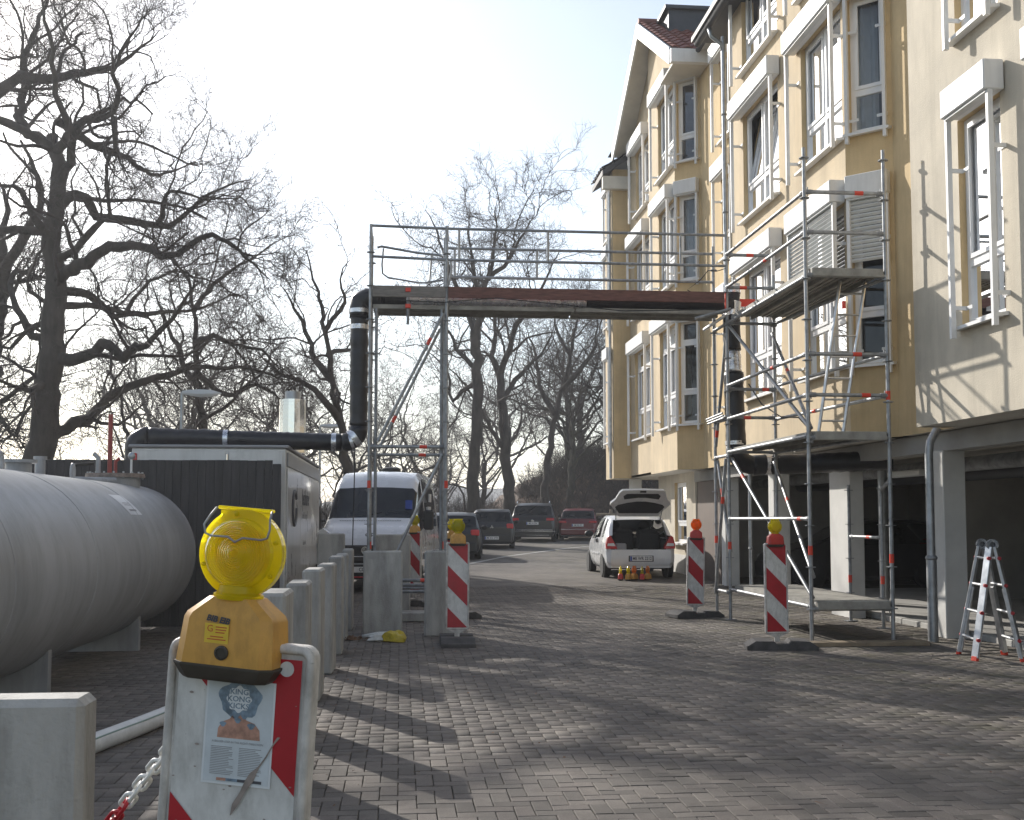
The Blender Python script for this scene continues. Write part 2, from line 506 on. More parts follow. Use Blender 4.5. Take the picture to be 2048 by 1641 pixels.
# ground: one sheet of joint sand and far paving, out to the horizon
gb = MB()
ys = [-30, 3.0, 18, 19, 20, 21, 22, 23, 24]
for a, b in zip(ys[:-1], ys[1:]):
    gb.quad((-40, a, gz(a) - 0.014), (60, a, gz(a) - 0.014), (60, b, gz(b) - 0.014), (-40, b, gz(b) - 0.014))
ground = gb.obj('ground', 'joint', kind='structure')
gb = MB()
ys = [23.9, 24, 30, 40, 50, 62, 90, 160, 400, 900]
for a, b in zip(ys[:-1], ys[1:]):
    za, zb = min(gz(a), 0.75) - 0.002, min(gz(b), 0.75) - 0.002
    wa, wb = (40, 40) if b < 100 else (max(60, a * 1.2), b * 1.2)
    gb.quad((-wa, a, za), (60 if b < 100 else wa, a, za), (60 if b < 100 else wb, b, zb), (-wb, b, zb))
yard = gb.obj('yard', 'paver_far', kind='structure')
gb = MB()
gb.quad((-400, -200, -0.05), (400, -200, -0.05), (400, 62, -0.05), (-400, 62, -0.05))
gb.obj('terrain', 'grass', kind='structure')

# herringbone pavers, unit 0.1 m
U, J = 0.1, 0.0045
BR = {}


def brick_geo(lx, ly):
    hx, hy, b, d = lx / 2 - J / 2, ly / 2 - J / 2, 0.0035, 0.030
    v = [(-hx + b, -hy + b, 0), (hx - b, -hy + b, 0), (hx - b, hy - b, 0), (-hx + b, hy - b, 0),
         (-hx, -hy, -b), (hx, -hy, -b), (hx, hy, -b), (-hx, hy, -b),
         (-hx, -hy, -d), (hx, -hy, -d), (hx, hy, -d), (-hx, hy, -d)]
    f = [(0, 1, 2, 3)]
    for k in range(4):
        k2 = (k + 1) % 4
        f.append((4 + k, 4 + k2, k2, k)); f.append((8 + k, 8 + k2, 4 + k2, 4 + k))
    return v, f


BG = (brick_geo(2 * U, U), brick_geo(U, 2 * U))
cells = []
for i in range(-75, 76):
    for j in range(30, 240):
        mdl = (i - j) % 4
        if mdl == 0: cells.append((i * U + U, j * U + U / 2, 0))
        elif mdl == 3: cells.append((i * U + U / 2, j * U + U, 1))


def in_view(x, y):
    return 5.62 < y < 12 and -0.155 * y + 0.38 < x < 0.56 * y - 0.15 and x > -0.55


vis = sorted([c for c in cells if in_view(c[0], c[1])], key=lambda c: c[0] ** 2 + c[1] ** 2)[:300]
vset = set(vis)
bm_h = bpy.data.meshes.new('brick'); bm_h.from_pydata(BG[0][0], [], BG[0][1]); bm_h.materials.append(MAT['paver'])
bm_v = bpy.data.meshes.new('brick'); bm_v.from_pydata(BG[1][0], [], BG[1][1]); bm_v.materials.append(MAT['paver'])
for x, y, k in vis:
    o = bpy.data.objects.new('brick', bm_v if k else bm_h)
    COL.objects.link(o); o.parent = ground
    o.location = Vector((x + random.uniform(-.001, .001), y + random.uniform(-.001, .001), random.uniform(-.003, .001))) - OFF[ground]
    o.rotation_euler = (random.uniform(-.008, .008), random.uniform(-.008, .008), random.uniform(-.012, .012))
rest = [c for c in cells if c not in vset and not (c[0] > 7.15 and c[1] < 24)]
V, Fc = [], []
for kind in (0, 1):
    v0 = np.array(BG[kind][0]); f0 = BG[kind][1]
    pos = np.array([(c[0], c[1], gz(c[1]) + .004 * sin(c[0] * 1.9 + 1) * cos(c[1] * 1.3)) for c in rest if c[2] == kind])
    n = len(pos)
    jit = RNG.uniform(-1, 1, (n, 5)) * np.array([.001, .001, .002, .008, .008])
    vv = v0[None] + pos[:, None] + np.pad(jit[:, :2], ((0, 0), (0, 1)))[:, None]
    vv[:, :, 2] += jit[:, 2:3] + v0[None, :, 0] * jit[:, 3:4] + v0[None, :, 1] * jit[:, 4:5]
    base = sum(len(a) for a in V)
    V.append(vv.reshape(-1, 3))
    ff = (np.array(f0)[None] + (np.arange(n) * 12)[:, None, None] + base).reshape(-1, 4)
    Fc.append(ff)
V = np.concatenate(V); Fc = np.concatenate(Fc)
me = bpy.data.meshes.new('paving_bricks')
me.vertices.add(len(V)); me.vertices.foreach_set('co', V.ravel())
me.loops.add(Fc.size); me.loops.foreach_set('vertex_index', Fc.ravel().astype(np.int32))
me.polygons.add(len(Fc)); me.polygons.foreach_set('loop_start', np.arange(0, Fc.size, 4, dtype=np.int32))
me.update(calc_edges=True); me.materials.append(MAT['paver'])
o = bpy.data.objects.new('paving_bricks', me); COL.objects.link(o); o.parent = ground
o.location = -OFF[ground]; o['kind'] = 'stuff'

# kerb along the garage, edge of the garage floor
for k in range(26):
    y0 = -2 + k * 1.0
    MB().bbox(7.17, 7.29, y0 + .004, y0 + .996, -0.1, 0.075 + (0.0 if k % 2 else 0.003), 0.012).obj('kerb', 'kerb', kind='structure')
gf = MB().box(7.29, 12.2, -3, 27, -0.1, 0.06).obj('garage_floor', 'concrete_wall', kind='structure')
# gutter line and kerb of the far parking bays
kb = MB()
P0 = [(1.2, 30.0), (3.4, 36.5), (6.2, 42.5), (9.5, 48.0), (13.0, 53.0)]
for (xa, ya), (xb, yb) in zip(P0[:-1], P0[1:]):
    d = Vector((xb - xa, yb - ya, 0)).normalized(); n = Vector((-d.y, d.x, 0)) * 0.16
    za, zb = gz(ya) + 0.004, gz(yb) + 0.004
    kb.quad((xa, ya, za), (xb, yb, zb), (xb + n.x, yb + n.y, zb), (xa + n.x, ya + n.y, za))
kb.obj('gutter_strip', 'kerb', kind='structure')

# ================================================================ building
def thing_w(name, label, cat, loc, group=None):
    """thing whose parts are given in world coordinates"""
    o = thing(name, label, cat, loc, 0.0, group)
    OFF[o] = Vector(loc)
    return o


BLD = thing_w('apartment_building', 'long rendered apartment building in yellow and cream with bay sections over an open garage', 'building', (6.2, 15, 0))


def frame_of(p0, p1):
    d = Vector((p1[0] - p0[0], p1[1] - p0[1], 0)); L = d.length; d.normalize()
    n = Vector((-d.y, d.x, 0))                    # outward
    def P(u, z, out=0.0):
        q = Vector((p0[0], p0[1], 0)) + d * u + n * out
        return (q.x, q.y, z)
    return P, L, d, n


def obox(mb, P, u0, u1, z0, z1, o0, o1, b=0.0):
    a = [P(u, z, o) for u in (u0, u1) for o in (o0, o1) for z in (z0, z1)]
    if not b:
        return mb.add(a, [(0, 1, 3, 2), (4, 6, 7, 5), (0, 4, 5, 1), (2, 3, 7, 6), (0, 2, 6, 4), (1, 5, 7, 3)])
    t = MB().bbox(u0, u1, o0, o1, z0, z1, b)
    return mb.add([P(x, z, y) for x, y, z in t.v], t.f)


def wall(p0, p1, z0, z1, mtl, holes=(), depth=0.17, top=None, label=None):
    P, L, d, n = frame_of(p0, p1)
    us = sorted({0.0, L, *[h[0] for h in holes], *[h[1] for h in holes]})
    zs = sorted({z0, z1, *[h[2] for h in holes], *[h[3] for h in holes]})
    mb = MB()
    for a, b in zip(us[:-1], us[1:]):
        for c, e in zip(zs[:-1], zs[1:]):
            um, zm = (a + b) / 2, (c + e) / 2
            if any(h[0] < um < h[1] and h[2] < zm < h[3] for h in holes): continue
            mb.quad(P(a, c), P(b, c), P(b, e), P(a, e))
    if top:                                       # sloping gable top
        f = top
        cut = [u for u in (0.0, L) ]
        mb.poly([P(0, z1), P(L, z1)] + [P(u, f(P(u, 0)[1])) for u in reversed(cut)])
    w = mb.obj('wall', mtl, BLD, label=label)
    for h in holes:
        rv = MB()
        a, b, c, e = h[:4]
        rv.quad(P(a, c), P(a, e), P(a, e, -depth), P(a, c, -depth))
        rv.quad(P(b, c, -depth), P(b, e, -depth), P(b, e), P(b, c))
        rv.quad(P(a, e), P(b, e), P(b, e, -depth), P(a, e, -depth))
        rv.quad(P(a, c, -depth), P(b, c, -depth), P(b, c), P(a, c))
        rv.obj('window_reveal', 'stucco_yellow_shade', w)
    return P


def window(P, u0, u1, z0, z1, lights=2, three=False, box=True, rails=True, curtain=0, box_ext=(0.1, 0.1), slats=0,
           tilt=False, boxout=0.24, sill=True):
    D0, D1 = -0.15, -0.08
    fw = 0.065
    fr = MB()
    obox(fr, P, u0, u0 + fw, z0, z1, D0, D1); obox(fr, P, u1 - fw, u1, z0, z1, D0, D1)
    obox(fr, P, u0 + fw, u1 - fw, z0, z0 + fw, D0, D1); obox(fr, P, u0 + fw, u1 - fw, z1 - fw, z1, D0, D1)
    zt = z0 + 0.30 * (z1 - z0)
    zb = [(z0 + fw, zt - .045), (zt + .045, z1 - fw)]
    if three:
        zt2 = z0 + 0.80 * (z1 - z0)
        zb = [(z0 + fw, zt - .045), (zt + .045, zt2 - .045), (zt2 + .045, z1 - fw)]
        obox(fr, P, u0 + fw, u1 - fw, zt2 - .045, zt2 + .045, D0, D1)
    obox(fr, P, u0 + fw, u1 - fw, zt - .045, zt + .045, D0, D1)
    ub = []
    W = (u1 - u0 - 2 * fw)
    for k in range(lights):
        a = u0 + fw + W * k / lights + (0.04 if k else 0); b = u0 + fw + W * (k + 1) / lights - (0.04 if k < lights - 1 else 0)
        ub.append((a, b))
        if k:
            for za, ze in zb: obox(fr, P, a - .08, a, za, ze, D0, D1)
    # casement sashes
    for i, (a, b) in enumerate(ub):
        za, ze = zb[1]
        s = 0.05
        for q in ((a, a + s, za, ze), (b - s, b, za, ze), (a + s, b - s, za, za + s), (a + s, b - s, ze - s, ze)):
            obox(fr, P, *q, D1 - 0.012, D1 + 0.018)
    w = fr.obj('window', 'white_frame', BLD)
    for (a, b) in ub:
        for k, (za, ze) in enumerate(zb):
            pm = MB()
            lean = 0.13 if (tilt and k == 1) else 0.0
            pm.quad(P(a, za, -0.115), P(b, za, -0.115), P(b, ze, -0.115 - lean), P(a, ze, -0.115 - lean))
            pm.obj('pane', 'glass', w)
    if curtain:
        cm = MB()
        n = int((u1 - u0) / 0.035)
        pts = [(u0 + (u1 - u0) * k / n, -0.34 + 0.03 * sin(k * 1.7) + 0.015 * sin(k * 0.61)) for k in range(n + 1)]
        if curtain == 1: rng = [(0, n)]
        elif curtain == 2: rng = [(0, int(n * .28)), (int(n * .74), n)]
        else: rng = [(int(n * .5), n)]
        for r0, r1 in rng:
            for k in range(r0, r1):
                cm.quad(P(pts[k][0], z0, pts[k][1]), P(pts[k + 1][0], z0, pts[k + 1][1]),
                        P(pts[k + 1][0], z1, pts[k + 1][1]), P(pts[k][0], z1, pts[k][1]))
        cm.obj('curtain', 'curtain', w, smooth=True)
    if sill:
        sm = MB()
        a = [P(u0 - .06, z0 + .012, -.1), P(u1 + .06, z0 + .012, -.1), P(u1 + .06, z0 - .022, .12), P(u0 - .06, z0 - .022, .12),
             P(u0 - .06, z0 - .03, -.1), P(u1 + .06, z0 - .03, -.1), P(u1 + .06, z0 - .06, .12), P(u0 - .06, z0 - .06, .12)]
        sm.add(a, [(0, 1, 2, 3), (7, 6, 5, 4), (3, 2, 6, 7), (0, 3, 7, 4), (1, 5, 6, 2)])
        sm.obj('window_sill', 'white_paint', w)
    if box:
        b0, b1 = u0 - box_ext[0], u1 + box_ext[1]
        bm = MB(); obox(bm, P, b0, b1, z1 - .02, z1 + .30, 0.012, boxout, 0.012)
        bx = bm.obj('shutter_box', 'white_paint', BLD)
        s2 = MB(); obox(s2, P, b0 + .03, b1 - .03, z1 - .045, z1 - .022, boxout - .12, boxout - .03)
        s2.obj('bottom_bar', 'shutter_grey', bx)
        for uu in ((b0 + .03, b1 - .03) if rails else ()):
            r = MB(); obox(r, P, uu - .024, uu + .024, z0 - .16, z1 - .022, boxout - .10, boxout - .045)
            r.obj('guide_rail', 'white_paint', bx)
            for zz in (z0 + 0.18, z0 + 0.74 * (z1 - z0)):
                inn = .035 if uu < (u0 + u1) / 2 else -.035
                k = MB(); obox(k, P, uu - .012, uu + .012, zz - .022, zz + .022, 0.0, boxout - .10)
                obox(k, P, min(uu, uu + inn * 4), max(uu, uu + inn * 4), zz - .02, zz + .02, -0.002, 0.012)
                k.obj('bracket', 'white_paint', bx)
        for k in range(slats):
            zz = z1 - .05 - k * .062
            sl = MB()
            sl.add([P(b0 + .05, zz, boxout - .095), P(b1 - .05, zz, boxout - .095), P(b1 - .05, zz - .03, boxout - .062),
                    P(b0 + .05, zz - .03, boxout - .062), P(b0 + .05, zz - .057, boxout - .09), P(b1 - .05, zz - .057, boxout - .09)],
                   [(0, 1, 2, 3), (3, 2, 5, 4)])
            sl.obj('shutter_slat', 'shutter_grey', bx)


S1, S2, S3 = 3.63, 6.88, 9.62
H1, H2, H3 = 5.95, 8.84, 11.55
ZB = 2.60
EAVE = 11.95

# cream section nearest the camera
hC = [(14.3 - 12.15 + k, 0, 0, 0) for k in ()]
yy = [(11.18, 12.10), (9.05, 10.30), (6.4, 7.7), (3.6, 4.9)]
hol = []
for a, b in yy:
    for s, h in ((S1, H1), (S2, H2), (S3, H3)): hol.append((a + 3, b + 3, s, h))
Pc = wall((6.2, -3), (6.2, 13.3), ZB, EAVE, 'stucco_cream', hol, label='pale cream rendered wall with scaffold shadows')
for a, b in yy:
    for s, h in ((S1, H1), (S2, H2), (S3, H3)):
        window(Pc, a + 3, b + 3, s, h, lights=1 if b - a < 1 else 2, curtain=0 if s == S1 else 2, box_ext=(0.12, -.08) if b - a < 1 else (.1, .06))
wall((6.2, 13.3), (6.68, 13.3), ZB, EAVE, 'stucco_cream')
wall((6.68, 13.3), (6.68, 14.85), ZB, EAVE, 'stucco_yellow_shade')
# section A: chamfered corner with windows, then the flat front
Pd = wall((6.68, 14.85), (6.2, 15.33), ZB, EAVE, 'stucco_yellow_shade', [(0.07, 0.61, s, h) for s, h in ((S1, H1), (S2, H2), (S3, H3))], label='yellow chamfered corner wall of the bay beside the scaffold tower')
for s, h, sl in ((S1, H1, 14), (S2, H2, 0), (S3, H3, 0)):
    window(Pd, 0.07, 0.61, s, h, lights=1, three=(s == S1), curtain=3 if s == S2 else 0, box_ext=(.03, .03), slats=sl, boxout=0.16)
wa, wb = (15.42, 17.05), (18.15, 20.10)
hol = [(a - 15.33, b - 15.33, s, h) for a, b in (wa, wb) for s, h in ((S1, H1), (S2, H2), (S3, H3))]
Pa = wall((6.2, 15.33), (6.2, 21.0), ZB, EAVE, 'stucco_yellow_sun', hol)
for a, b in (wa, wb):
    for s, h in ((S1, H1), (S2, H2), (S3, H3)):
        first = a < 16
        window(Pa, a - 15.33, b - 15.33, s, h, lights=2, box_ext=(0.08, 0.22) if first else (0.15, 0.18), slats=15 if (first and s == S1) else 0,
               curtain=0 if s == S1 else (1 if not first else 2), tilt=(not first and s == S2))
wall((6.2, 21.0), (6.68, 21.48), ZB, EAVE, 'stucco_yellow_shade')
# recess
hol = [(22.05 - 21.48, 23.2 - 21.48, s, h) for s, h in ((S1, H1), (S2, H2 - .25), (S3 - .25, H3 - .4))]
Pr = wall((6.68, 21.48), (6.68, 24.85), ZB, EAVE, 'stucco_yellow_shade', hol)
for s, h in ((S1, H1), (S2, H2 - .25), (S3 - .25, H3 - .4)):
    window(Pr, 22.05 - 21.48, 23.2 - 21.48, s, h, lights=2, curtain=1)
# section B with the gable
gab = lambda y: 13.62 - 0.60 * abs(y - 27.5)
Pe = wall((6.68, 24.85), (6.2, 25.33), ZB, EAVE + .1, 'stucco_yellow_shade', [(0.07, 0.61, s, h) for s, h in ((S1, H1), (S2, H2), (S3, H3 - .05))], label='yellow chamfered corner wall of the gabled bay')
for s, h in ((S1, H1), (S2, H2), (S3, H3 - .05)):
    window(Pe, 0.07, 0.61, s, h, lights=1, three=(s == S1), curtain=1 if s == S2 else 0, box_ext=(.03, .03), boxout=0.16)
hol = [(0.1, 1.65, s, h) for s, h in ((S1, H1), (S2, H2), (S3, H3))]
Pb = wall((6.2, 25.33), (6.2, 28.06), ZB, 12.2, 'stucco_yellow_sun', hol, top=None)
for s, h in ((S1, H1), (S2, H2), (S3, H3)):
    window(Pb, 0.1, 1.65, s, h, lights=2, three=(s == S1), box_ext=(0.08, 0.14))
MB().poly([(6.2, 25.33, 12.2), (6.2, 25.33, gab(25.33) - .02), (6.2, 27.5, gab(27.5) - .02), (6.2, 28.06, gab(28.06) - .02), (6.2, 28.06, 12.2)]).obj('gable_wall', 'stucco_yellow_sun', BLD)
wall((6.2, 28.06), (6.3, 28.06), ZB, 12.2, 'stucco_yellow_sun')
hol = [(28.45 - 28.06, 30.4 - 28.06, S1, H1), (28.45 - 28.06, 30.4 - 28.06, S2, H2), (28.45 - 28.06, 30.1 - 28.06, S3, 11.35)]
Pb2 = wall((6.3, 28.06), (6.3, 31.0), ZB + .07, 11.5, 'stucco_yellow_sun', hol)
for a, b, s, h in hol: window(Pb2, a, b, s, h, lights=2, three=(s == S1), box_ext=(0.08, 0.15))
MB().poly([(6.3, 28.06, 11.5), (6.3, 28.06, gab(28.06)), (6.3, 31, gab(31) + .04), (6.3, 31, 11.5)]).obj('gable_wall', 'stucco_yellow_sun', BLD)
# section D behind, its end wall faces the camera
wall((6.3, 31.0), (5.82, 31.0), ZB, 11.2, 'stucco_yellow_shade', label='yellow end wall of the farthest section')
hol = [(0.25, 0.95, s, h) for s, h in ((S1, H1), (S2, H2), (S3 - .3, H3 - .9))]
Pf = wall((5.82, 31.0), (5.82, 32.2), ZB, 11.2, 'stucco_yellow_sun', hol)
for a, b, s, h in hol: window(Pf, a, b, s, h, lights=1, box_ext=(.02, .02), boxout=.16)
wall((5.82, 32.2), (12.9, 32.2), ZB, 11.2, 'stucco_yellow_sun')

# closed inside: floors, back wall, slab over the garage
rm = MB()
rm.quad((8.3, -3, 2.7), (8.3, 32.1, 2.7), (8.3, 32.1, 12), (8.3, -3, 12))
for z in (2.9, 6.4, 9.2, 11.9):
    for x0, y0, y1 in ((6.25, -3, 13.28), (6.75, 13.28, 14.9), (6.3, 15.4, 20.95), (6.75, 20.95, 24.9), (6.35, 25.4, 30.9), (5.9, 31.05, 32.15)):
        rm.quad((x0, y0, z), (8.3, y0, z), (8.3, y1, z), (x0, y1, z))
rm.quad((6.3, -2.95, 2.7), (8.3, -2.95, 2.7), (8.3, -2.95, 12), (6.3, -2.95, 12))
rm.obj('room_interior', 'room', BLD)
MB().box(8.6, 13, -3, 32.1, 2.62, 12.2).obj('rear_block', 'stucco_cream', BLD)
sl = MB()
for x0, y0, y1 in ((6.21, -3, 13.29), (6.69, 13.29, 14.86), (6.21, 15.34, 20.99), (6.69, 20.99, 24.86), (6.21, 25.34, 28.05), (6.31, 28.05, 31.02), (5.83, 31.02, 32.19)):
    sl.quad((x0, y0, ZB + .012), (x0, y1, ZB + .012), (12.6, y1, ZB + .012), (12.6, y0, ZB + .012))
for a, b, c in (((6.21, 15.34), (6.69, 14.86), (6.69, 15.34)), ((6.21, 20.99), (6.69, 21.47), (6.69, 20.99)), ((6.21, 25.34), (6.69, 24.86), (6.69, 25.34))):
    sl.poly([(a[0], a[1], ZB + .013), (b[0], b[1], ZB + .013), (c[0], c[1], ZB + .013)])
sl.obj('soffit', 'soffit', BLD)
# garage level
MB().box(6.86, 7.10, -3, 26.4, 2.36, 2.60).obj('beam', 'concrete_wall', BLD)
MB().bbox(6.83, 7.05, 16.98, 17.82, -0.02, 2.37, .012).obj('column', 'column_white', BLD)
for yb in (2.2, 6.2, 10.15, 14.1, 20.72, 23.9):
    MB().bbox(6.83, 7.13, yb - .16, yb + .16, -0.02, 2.37, .012).obj('column', 'column_white', BLD)
MB().quad((12.1, -3, 0), (12.1, 27, 0), (12.1, 27, 2.62), (12.1, -3, 2.62)).obj('garage_wall', 'concrete_wall', BLD)
MB().quad((6.9, 26.45, 0), (12.1, 26.45, 0), (12.1, 26.45, 2.62), (6.9, 26.45, 2.62)).obj('garage_wall', 'concrete_wall', BLD)
MB().quad((7.2, -3, 0), (12.1, -3, 0), (12.1, -3, 2.62), (7.2, -3, 2.62)).obj('garage_wall', 'concrete_wall', BLD)
for yb in (16.1, 20.1): MB().box(9.6, 12.08, yb - .06, yb + .06, 0.06, 2.6).obj('garage_wall', 'concrete_wall', BLD)
Pg = wall((6.92, 26.4), (6.92, 30.4), 0.0, 2.62, 'stucco_cream', [(1.0, 2.2, 0.92, 2.4)])
window(Pg, 1.0, 2.2, 0.92, 2.4, lights=1, box=False, curtain=2)
MB().box(6.90, 6.93, 26.42, 30.3, 0.0, 0.62).obj('plinth', 'column_white', BLD)
MB().box(6.93, 6.99, 24.5, 26.38, 0.0, 2.36).obj('garage_door', 'brown_door', BLD)
MB().bbox(6.35, 6.65, 31.3, 31.6, 0.1, 2.6, .01).obj('column', 'column_white', BLD)
MB().quad((8.5, 30.4, 0), (8.5, 32, 0), (8.5, 32, 2.6), (8.5, 30.4, 2.6)).obj('garage_wall', 'stucco_cream', BLD)
# pipes under the garage ceiling
for x, z, r, m in ((8.3, 2.30, .11, 'steel_dull'), (8.75, 2.36, .07, 'steel_dull'), (9.4, 2.26, .14, 'dark_metal')):
    MB().tube([(x, -2.9, z), (x, 26.3, z)], r, 10).obj('ceiling_pipe', m, BLD, smooth=40)
MB().tube([(8.05, 18.6, 0.05), (8.05, 18.6, 2.4)], .075, 12).obj('standpipe', 'zinc', BLD, smooth=40)
MB().bbox(8.0, 8.18, 17.1, 18.3, 2.17, 2.27, .02).obj('garage_lamp', 'lamp_glass', BLD)
MB().tube([(7.3, 12.0, 2.25), (7.6, 11.2, 1.92), (8.2, 10.1, 1.86), (8.8, 9.0, 2.05)], .012, 6).obj('garage_cable', 'cable', BLD)
# downpipes and gutter
def downpipe(x, y, z0, z1, r=.045):
    p = MB().tube([(x, y, z0), (x, y, z1)], r, 12).obj('downpipe', 'zinc', BLD, smooth=40)
    z = z0 + .9
    while z < z1:
        MB().lathe([(r + .004, -.02), (r + .012, 0), (r + .004, .02)], 12, Matrix.Translation((x, y, z))).obj('pipe_collar', 'steel_dull', p, smooth=True)
        z += 1.9
downpipe(6.13, 21.06, 2.62, 10.75)
downpipe(6.80, 21.9, 0.02, 2.6, .04)
MB().tube([(6.62, 13.62, 2.62), (6.52, 13.62, 2.45), (6.50, 13.62, 2.3), (6.50, 13.62, 1.0)], .05, 12).obj('downpipe', 'zinc', BLD, smooth=40)
MB().tube([(6.50, 13.62, 1.02), (6.50, 13.62, 0.0)], .062, 12).obj('downpipe', 'zinc', BLD, smooth=40)
MB().lathe([(.06, -.03), (.075, 0), (.06, .03)], 12, Matrix.Translation((6.5, 13.62, 1.02))).obj('pipe_collar', 'steel_dull', BLD, smooth=True)
gt = MB()
pr = [(0.075 * cos(a), 0.075 * sin(a)) for a in np.linspace(pi, 2 * pi, 9)]
for sgn in (1, .88):
    gt.add([(5.86 + x * sgn, yv, 10.98 + z * sgn) for yv in (-3, 21.95) for x, z in pr], [(k, k + 1, k + 10, k + 9) for k in range(8)])
gt.obj('roof_gutter', 'dark_metal', BLD, smooth=40)
MB().tube([(5.86, 21.06, 10.9), (5.9, 21.06, 10.75), (6.1, 21.06, 10.6), (6.13, 21.06, 10.45)], .042, 10).obj('gutter_elbow', 'zinc', BLD, smooth=True)
MB().box(5.78, 6.67, -3, 21.95, 11.0, 11.1).obj('eave_soffit', 'dark_metal', BLD)
MB().box(6.45, 6.9, 21.98, 24.2, 11.75, 11.95).obj('eave_board', 'white_paint', BLD)
MB().tube([(6.42, 22.0, 11.72), (6.42, 24.1, 11.72)], .055, 10).obj('roof_gutter', 'dark_metal', BLD, smooth=40)
rf = MB()
rf.add([(5.74, -3, 11.1), (12.9, -3, 14.6), (12.9, 21.97, 14.6), (5.74, 21.97, 11.1), (5.74, -3, 11.0), (12.9, -3, 12.0), (12.9, 21.97, 12.0), (5.74, 21.97, 11.0)],
       [(0, 1, 2, 3), (7, 6, 5, 4), (0, 3, 7, 4), (1, 5, 6, 2), (0, 4, 5, 1), (3, 2, 6, 7)])
rf.obj('roof', 'tile_dark', BLD)
MB().add([(6.4, 21.98, 11.96), (12.9, 21.98, 14.6), (12.9, 24.3, 14.6), (6.4, 24.3, 11.96)], [(0, 1, 2, 3)]).obj('roof', 'tile_dark', BLD)
# gable roof: ridge along X at y 27.5
def slope(ya, yb, mtl):
    x0, x1 = 5.85, 12.5
    za, zb = gab(ya) + .04, gab(yb) + .04
    m = MB()
    m.add([(x0, ya, za), (x1, ya, za), (x1, yb, zb), (x0, yb, zb), (x0, ya, za + .16), (x1, ya, za + .16), (x1, yb, zb + .16), (x0, yb, zb + .16)],
          [(3, 2, 1, 0), (4, 5, 6, 7), (0, 1, 5, 4), (1, 2, 6, 5), (2, 3, 7, 6), (3, 0, 4, 7)])
    return m.obj('roof', mtl, BLD)
r1 = slope(24.15, 27.5, 'tile_red'); r2 = slope(31.0, 27.5, 'tile_dark')
for ya, yb in ((24.15, 27.5), (27.5, 31.0)):
    za, zb = gab(ya), gab(yb)
    MB().add([(x, y, z) for x in (5.80, 5.848) for y, z in ((ya, za - .16), (yb, zb - .16), (yb, zb + .22), (ya, za + .22))],
             [(0, 1, 2, 3), (7, 6, 5, 4), (0, 4, 5, 1), (2, 6, 7, 3), (1, 5, 6, 2), (0, 3, 7, 4)]).obj('verge_board', 'white_paint', BLD)
MB().add([(5.85, 24.15, gab(24.15) + .03), (6.2, 24.15, gab(24.15) + .03), (6.2, 27.5, gab(27.5) + .03), (5.85, 27.5, gab(27.5) + .03), (6.3, 31, gab(31) + .03), (5.85, 31, gab(31) + .03), (6.3, 27.5, gab(27.5) + .03)],
         [(0, 1, 2, 3), (3, 6, 4, 5)]).obj('verge_soffit', 'soffit', BLD)
MB().box(5.82, 7.2, 24.0, 24.14, gab(24.15) - .16, gab(24.15) + .14).obj('eave_board', 'white_paint', BLD)
MB().box(5.9, 6.9, 24.16, 25.4, gab(24.15) - .15, gab(24.15) - .1).obj('eave_soffit', 'soffit', BLD)
# roof tiles, each a piece of its own
def tile_mesh(name, mtl):
    n = 6; w_, l_ = 0.29, 0.36
    v = [];
    for yv, lift in ((0, 0.03), (l_, 0.0)):
        for k in range(n + 1):
            v.append((-w_ / 2 + w_ * k / n, yv, lift + 0.028 * sin(pi * 2 * k / n) + .02))
    f = [(k, k + 1, n + 2 + k, n + 1 + k) for k in range(n)]
    v += [(x, 0.0, z - .03) for x, y, z in v[:n + 1]]
    b = 2 * (n + 1)
    f += [(b + k, b + k + 1, k + 1, k) for k in range(n)]
    me = bpy.data.meshes.new(name); me.from_pydata(v, [], f); me.materials.append(MAT[mtl])
    return me
def lay(parent, origin, rows, cols, tilt, mtl, mesh, ex, ey):
    """ex: along the eave, ey: up the slope (unit vectors)"""
    nrm = ex.cross(ey)
    R = Matrix((ex, ey, nrm)).transposed().to_euler()
    for r in range(rows):
        for c in range(cols):
            o = bpy.data.objects.new('roof_tile', mesh); COL.objects.link(o); o.parent = parent
            p = Vector(origin) + ex * (c * .29 + .15) + ey * (r * .335) + nrm * random.uniform(0, .006)
            o.location = p - OFF[parent]; o.rotation_euler = R
tm = tile_mesh('roof_tile', 'tile_red')
up1 = Vector((0, 1, 0.60)).normalized()
lay(r1, (5.86, 24.1, gab(24.1) + .2), 12, 16, 0, None, tm, Vector((1, 0, 0)), up1)
MB().tube([(5.84, 27.5, gab(27.5) + .24), (12.4, 27.5, gab(27.5) + .24)], .1, 10).obj('ridge_cap', 'tile_red', BLD, smooth=40)
MB().box(6.35, 8.2, 26.4, 28.6, 12.7, 13.72).obj('roof_dormer', 'dark_metal', BLD)
MB().box(6.25, 8.3, 26.3, 28.7, 13.72, 13.80).obj('dormer_cap', 'dark_metal', BLD)
# farthest section's roof edge
r3 = MB().add([(5.5, 30.75, 10.95), (5.5, 32.5, 10.95), (9, 32.5, 13.2), (9, 30.75, 13.2), (5.5, 30.75, 11.1), (5.5, 32.5, 11.1), (9, 32.5, 13.4), (9, 30.75, 13.4)],
              [(0, 1, 2, 3), (7, 6, 5, 4), (0, 4, 5, 1), (0, 3, 7, 4), (3, 2, 6, 7), (1, 5, 6, 2)]).obj('roof', 'tile_dark', BLD)
tm2 = tile_mesh('roof_tile', 'tile_dark')
lay(r3, (5.5, 32.5, 11.14), 5, 6, 0, None, tm2, Vector((0, -1, 0)), Vector((3.6, 0, 2.25)).normalized())
MB().box(5.52, 6.3, 30.8, 30.98, 10.6, 10.95).obj('eave_board', 'soffit', BLD)
MB().tube([(5.75, 31.1, 2.6), (5.75, 31.1, 10.6)], .04, 10).obj('downpipe', 'zinc', BLD, smooth=40)

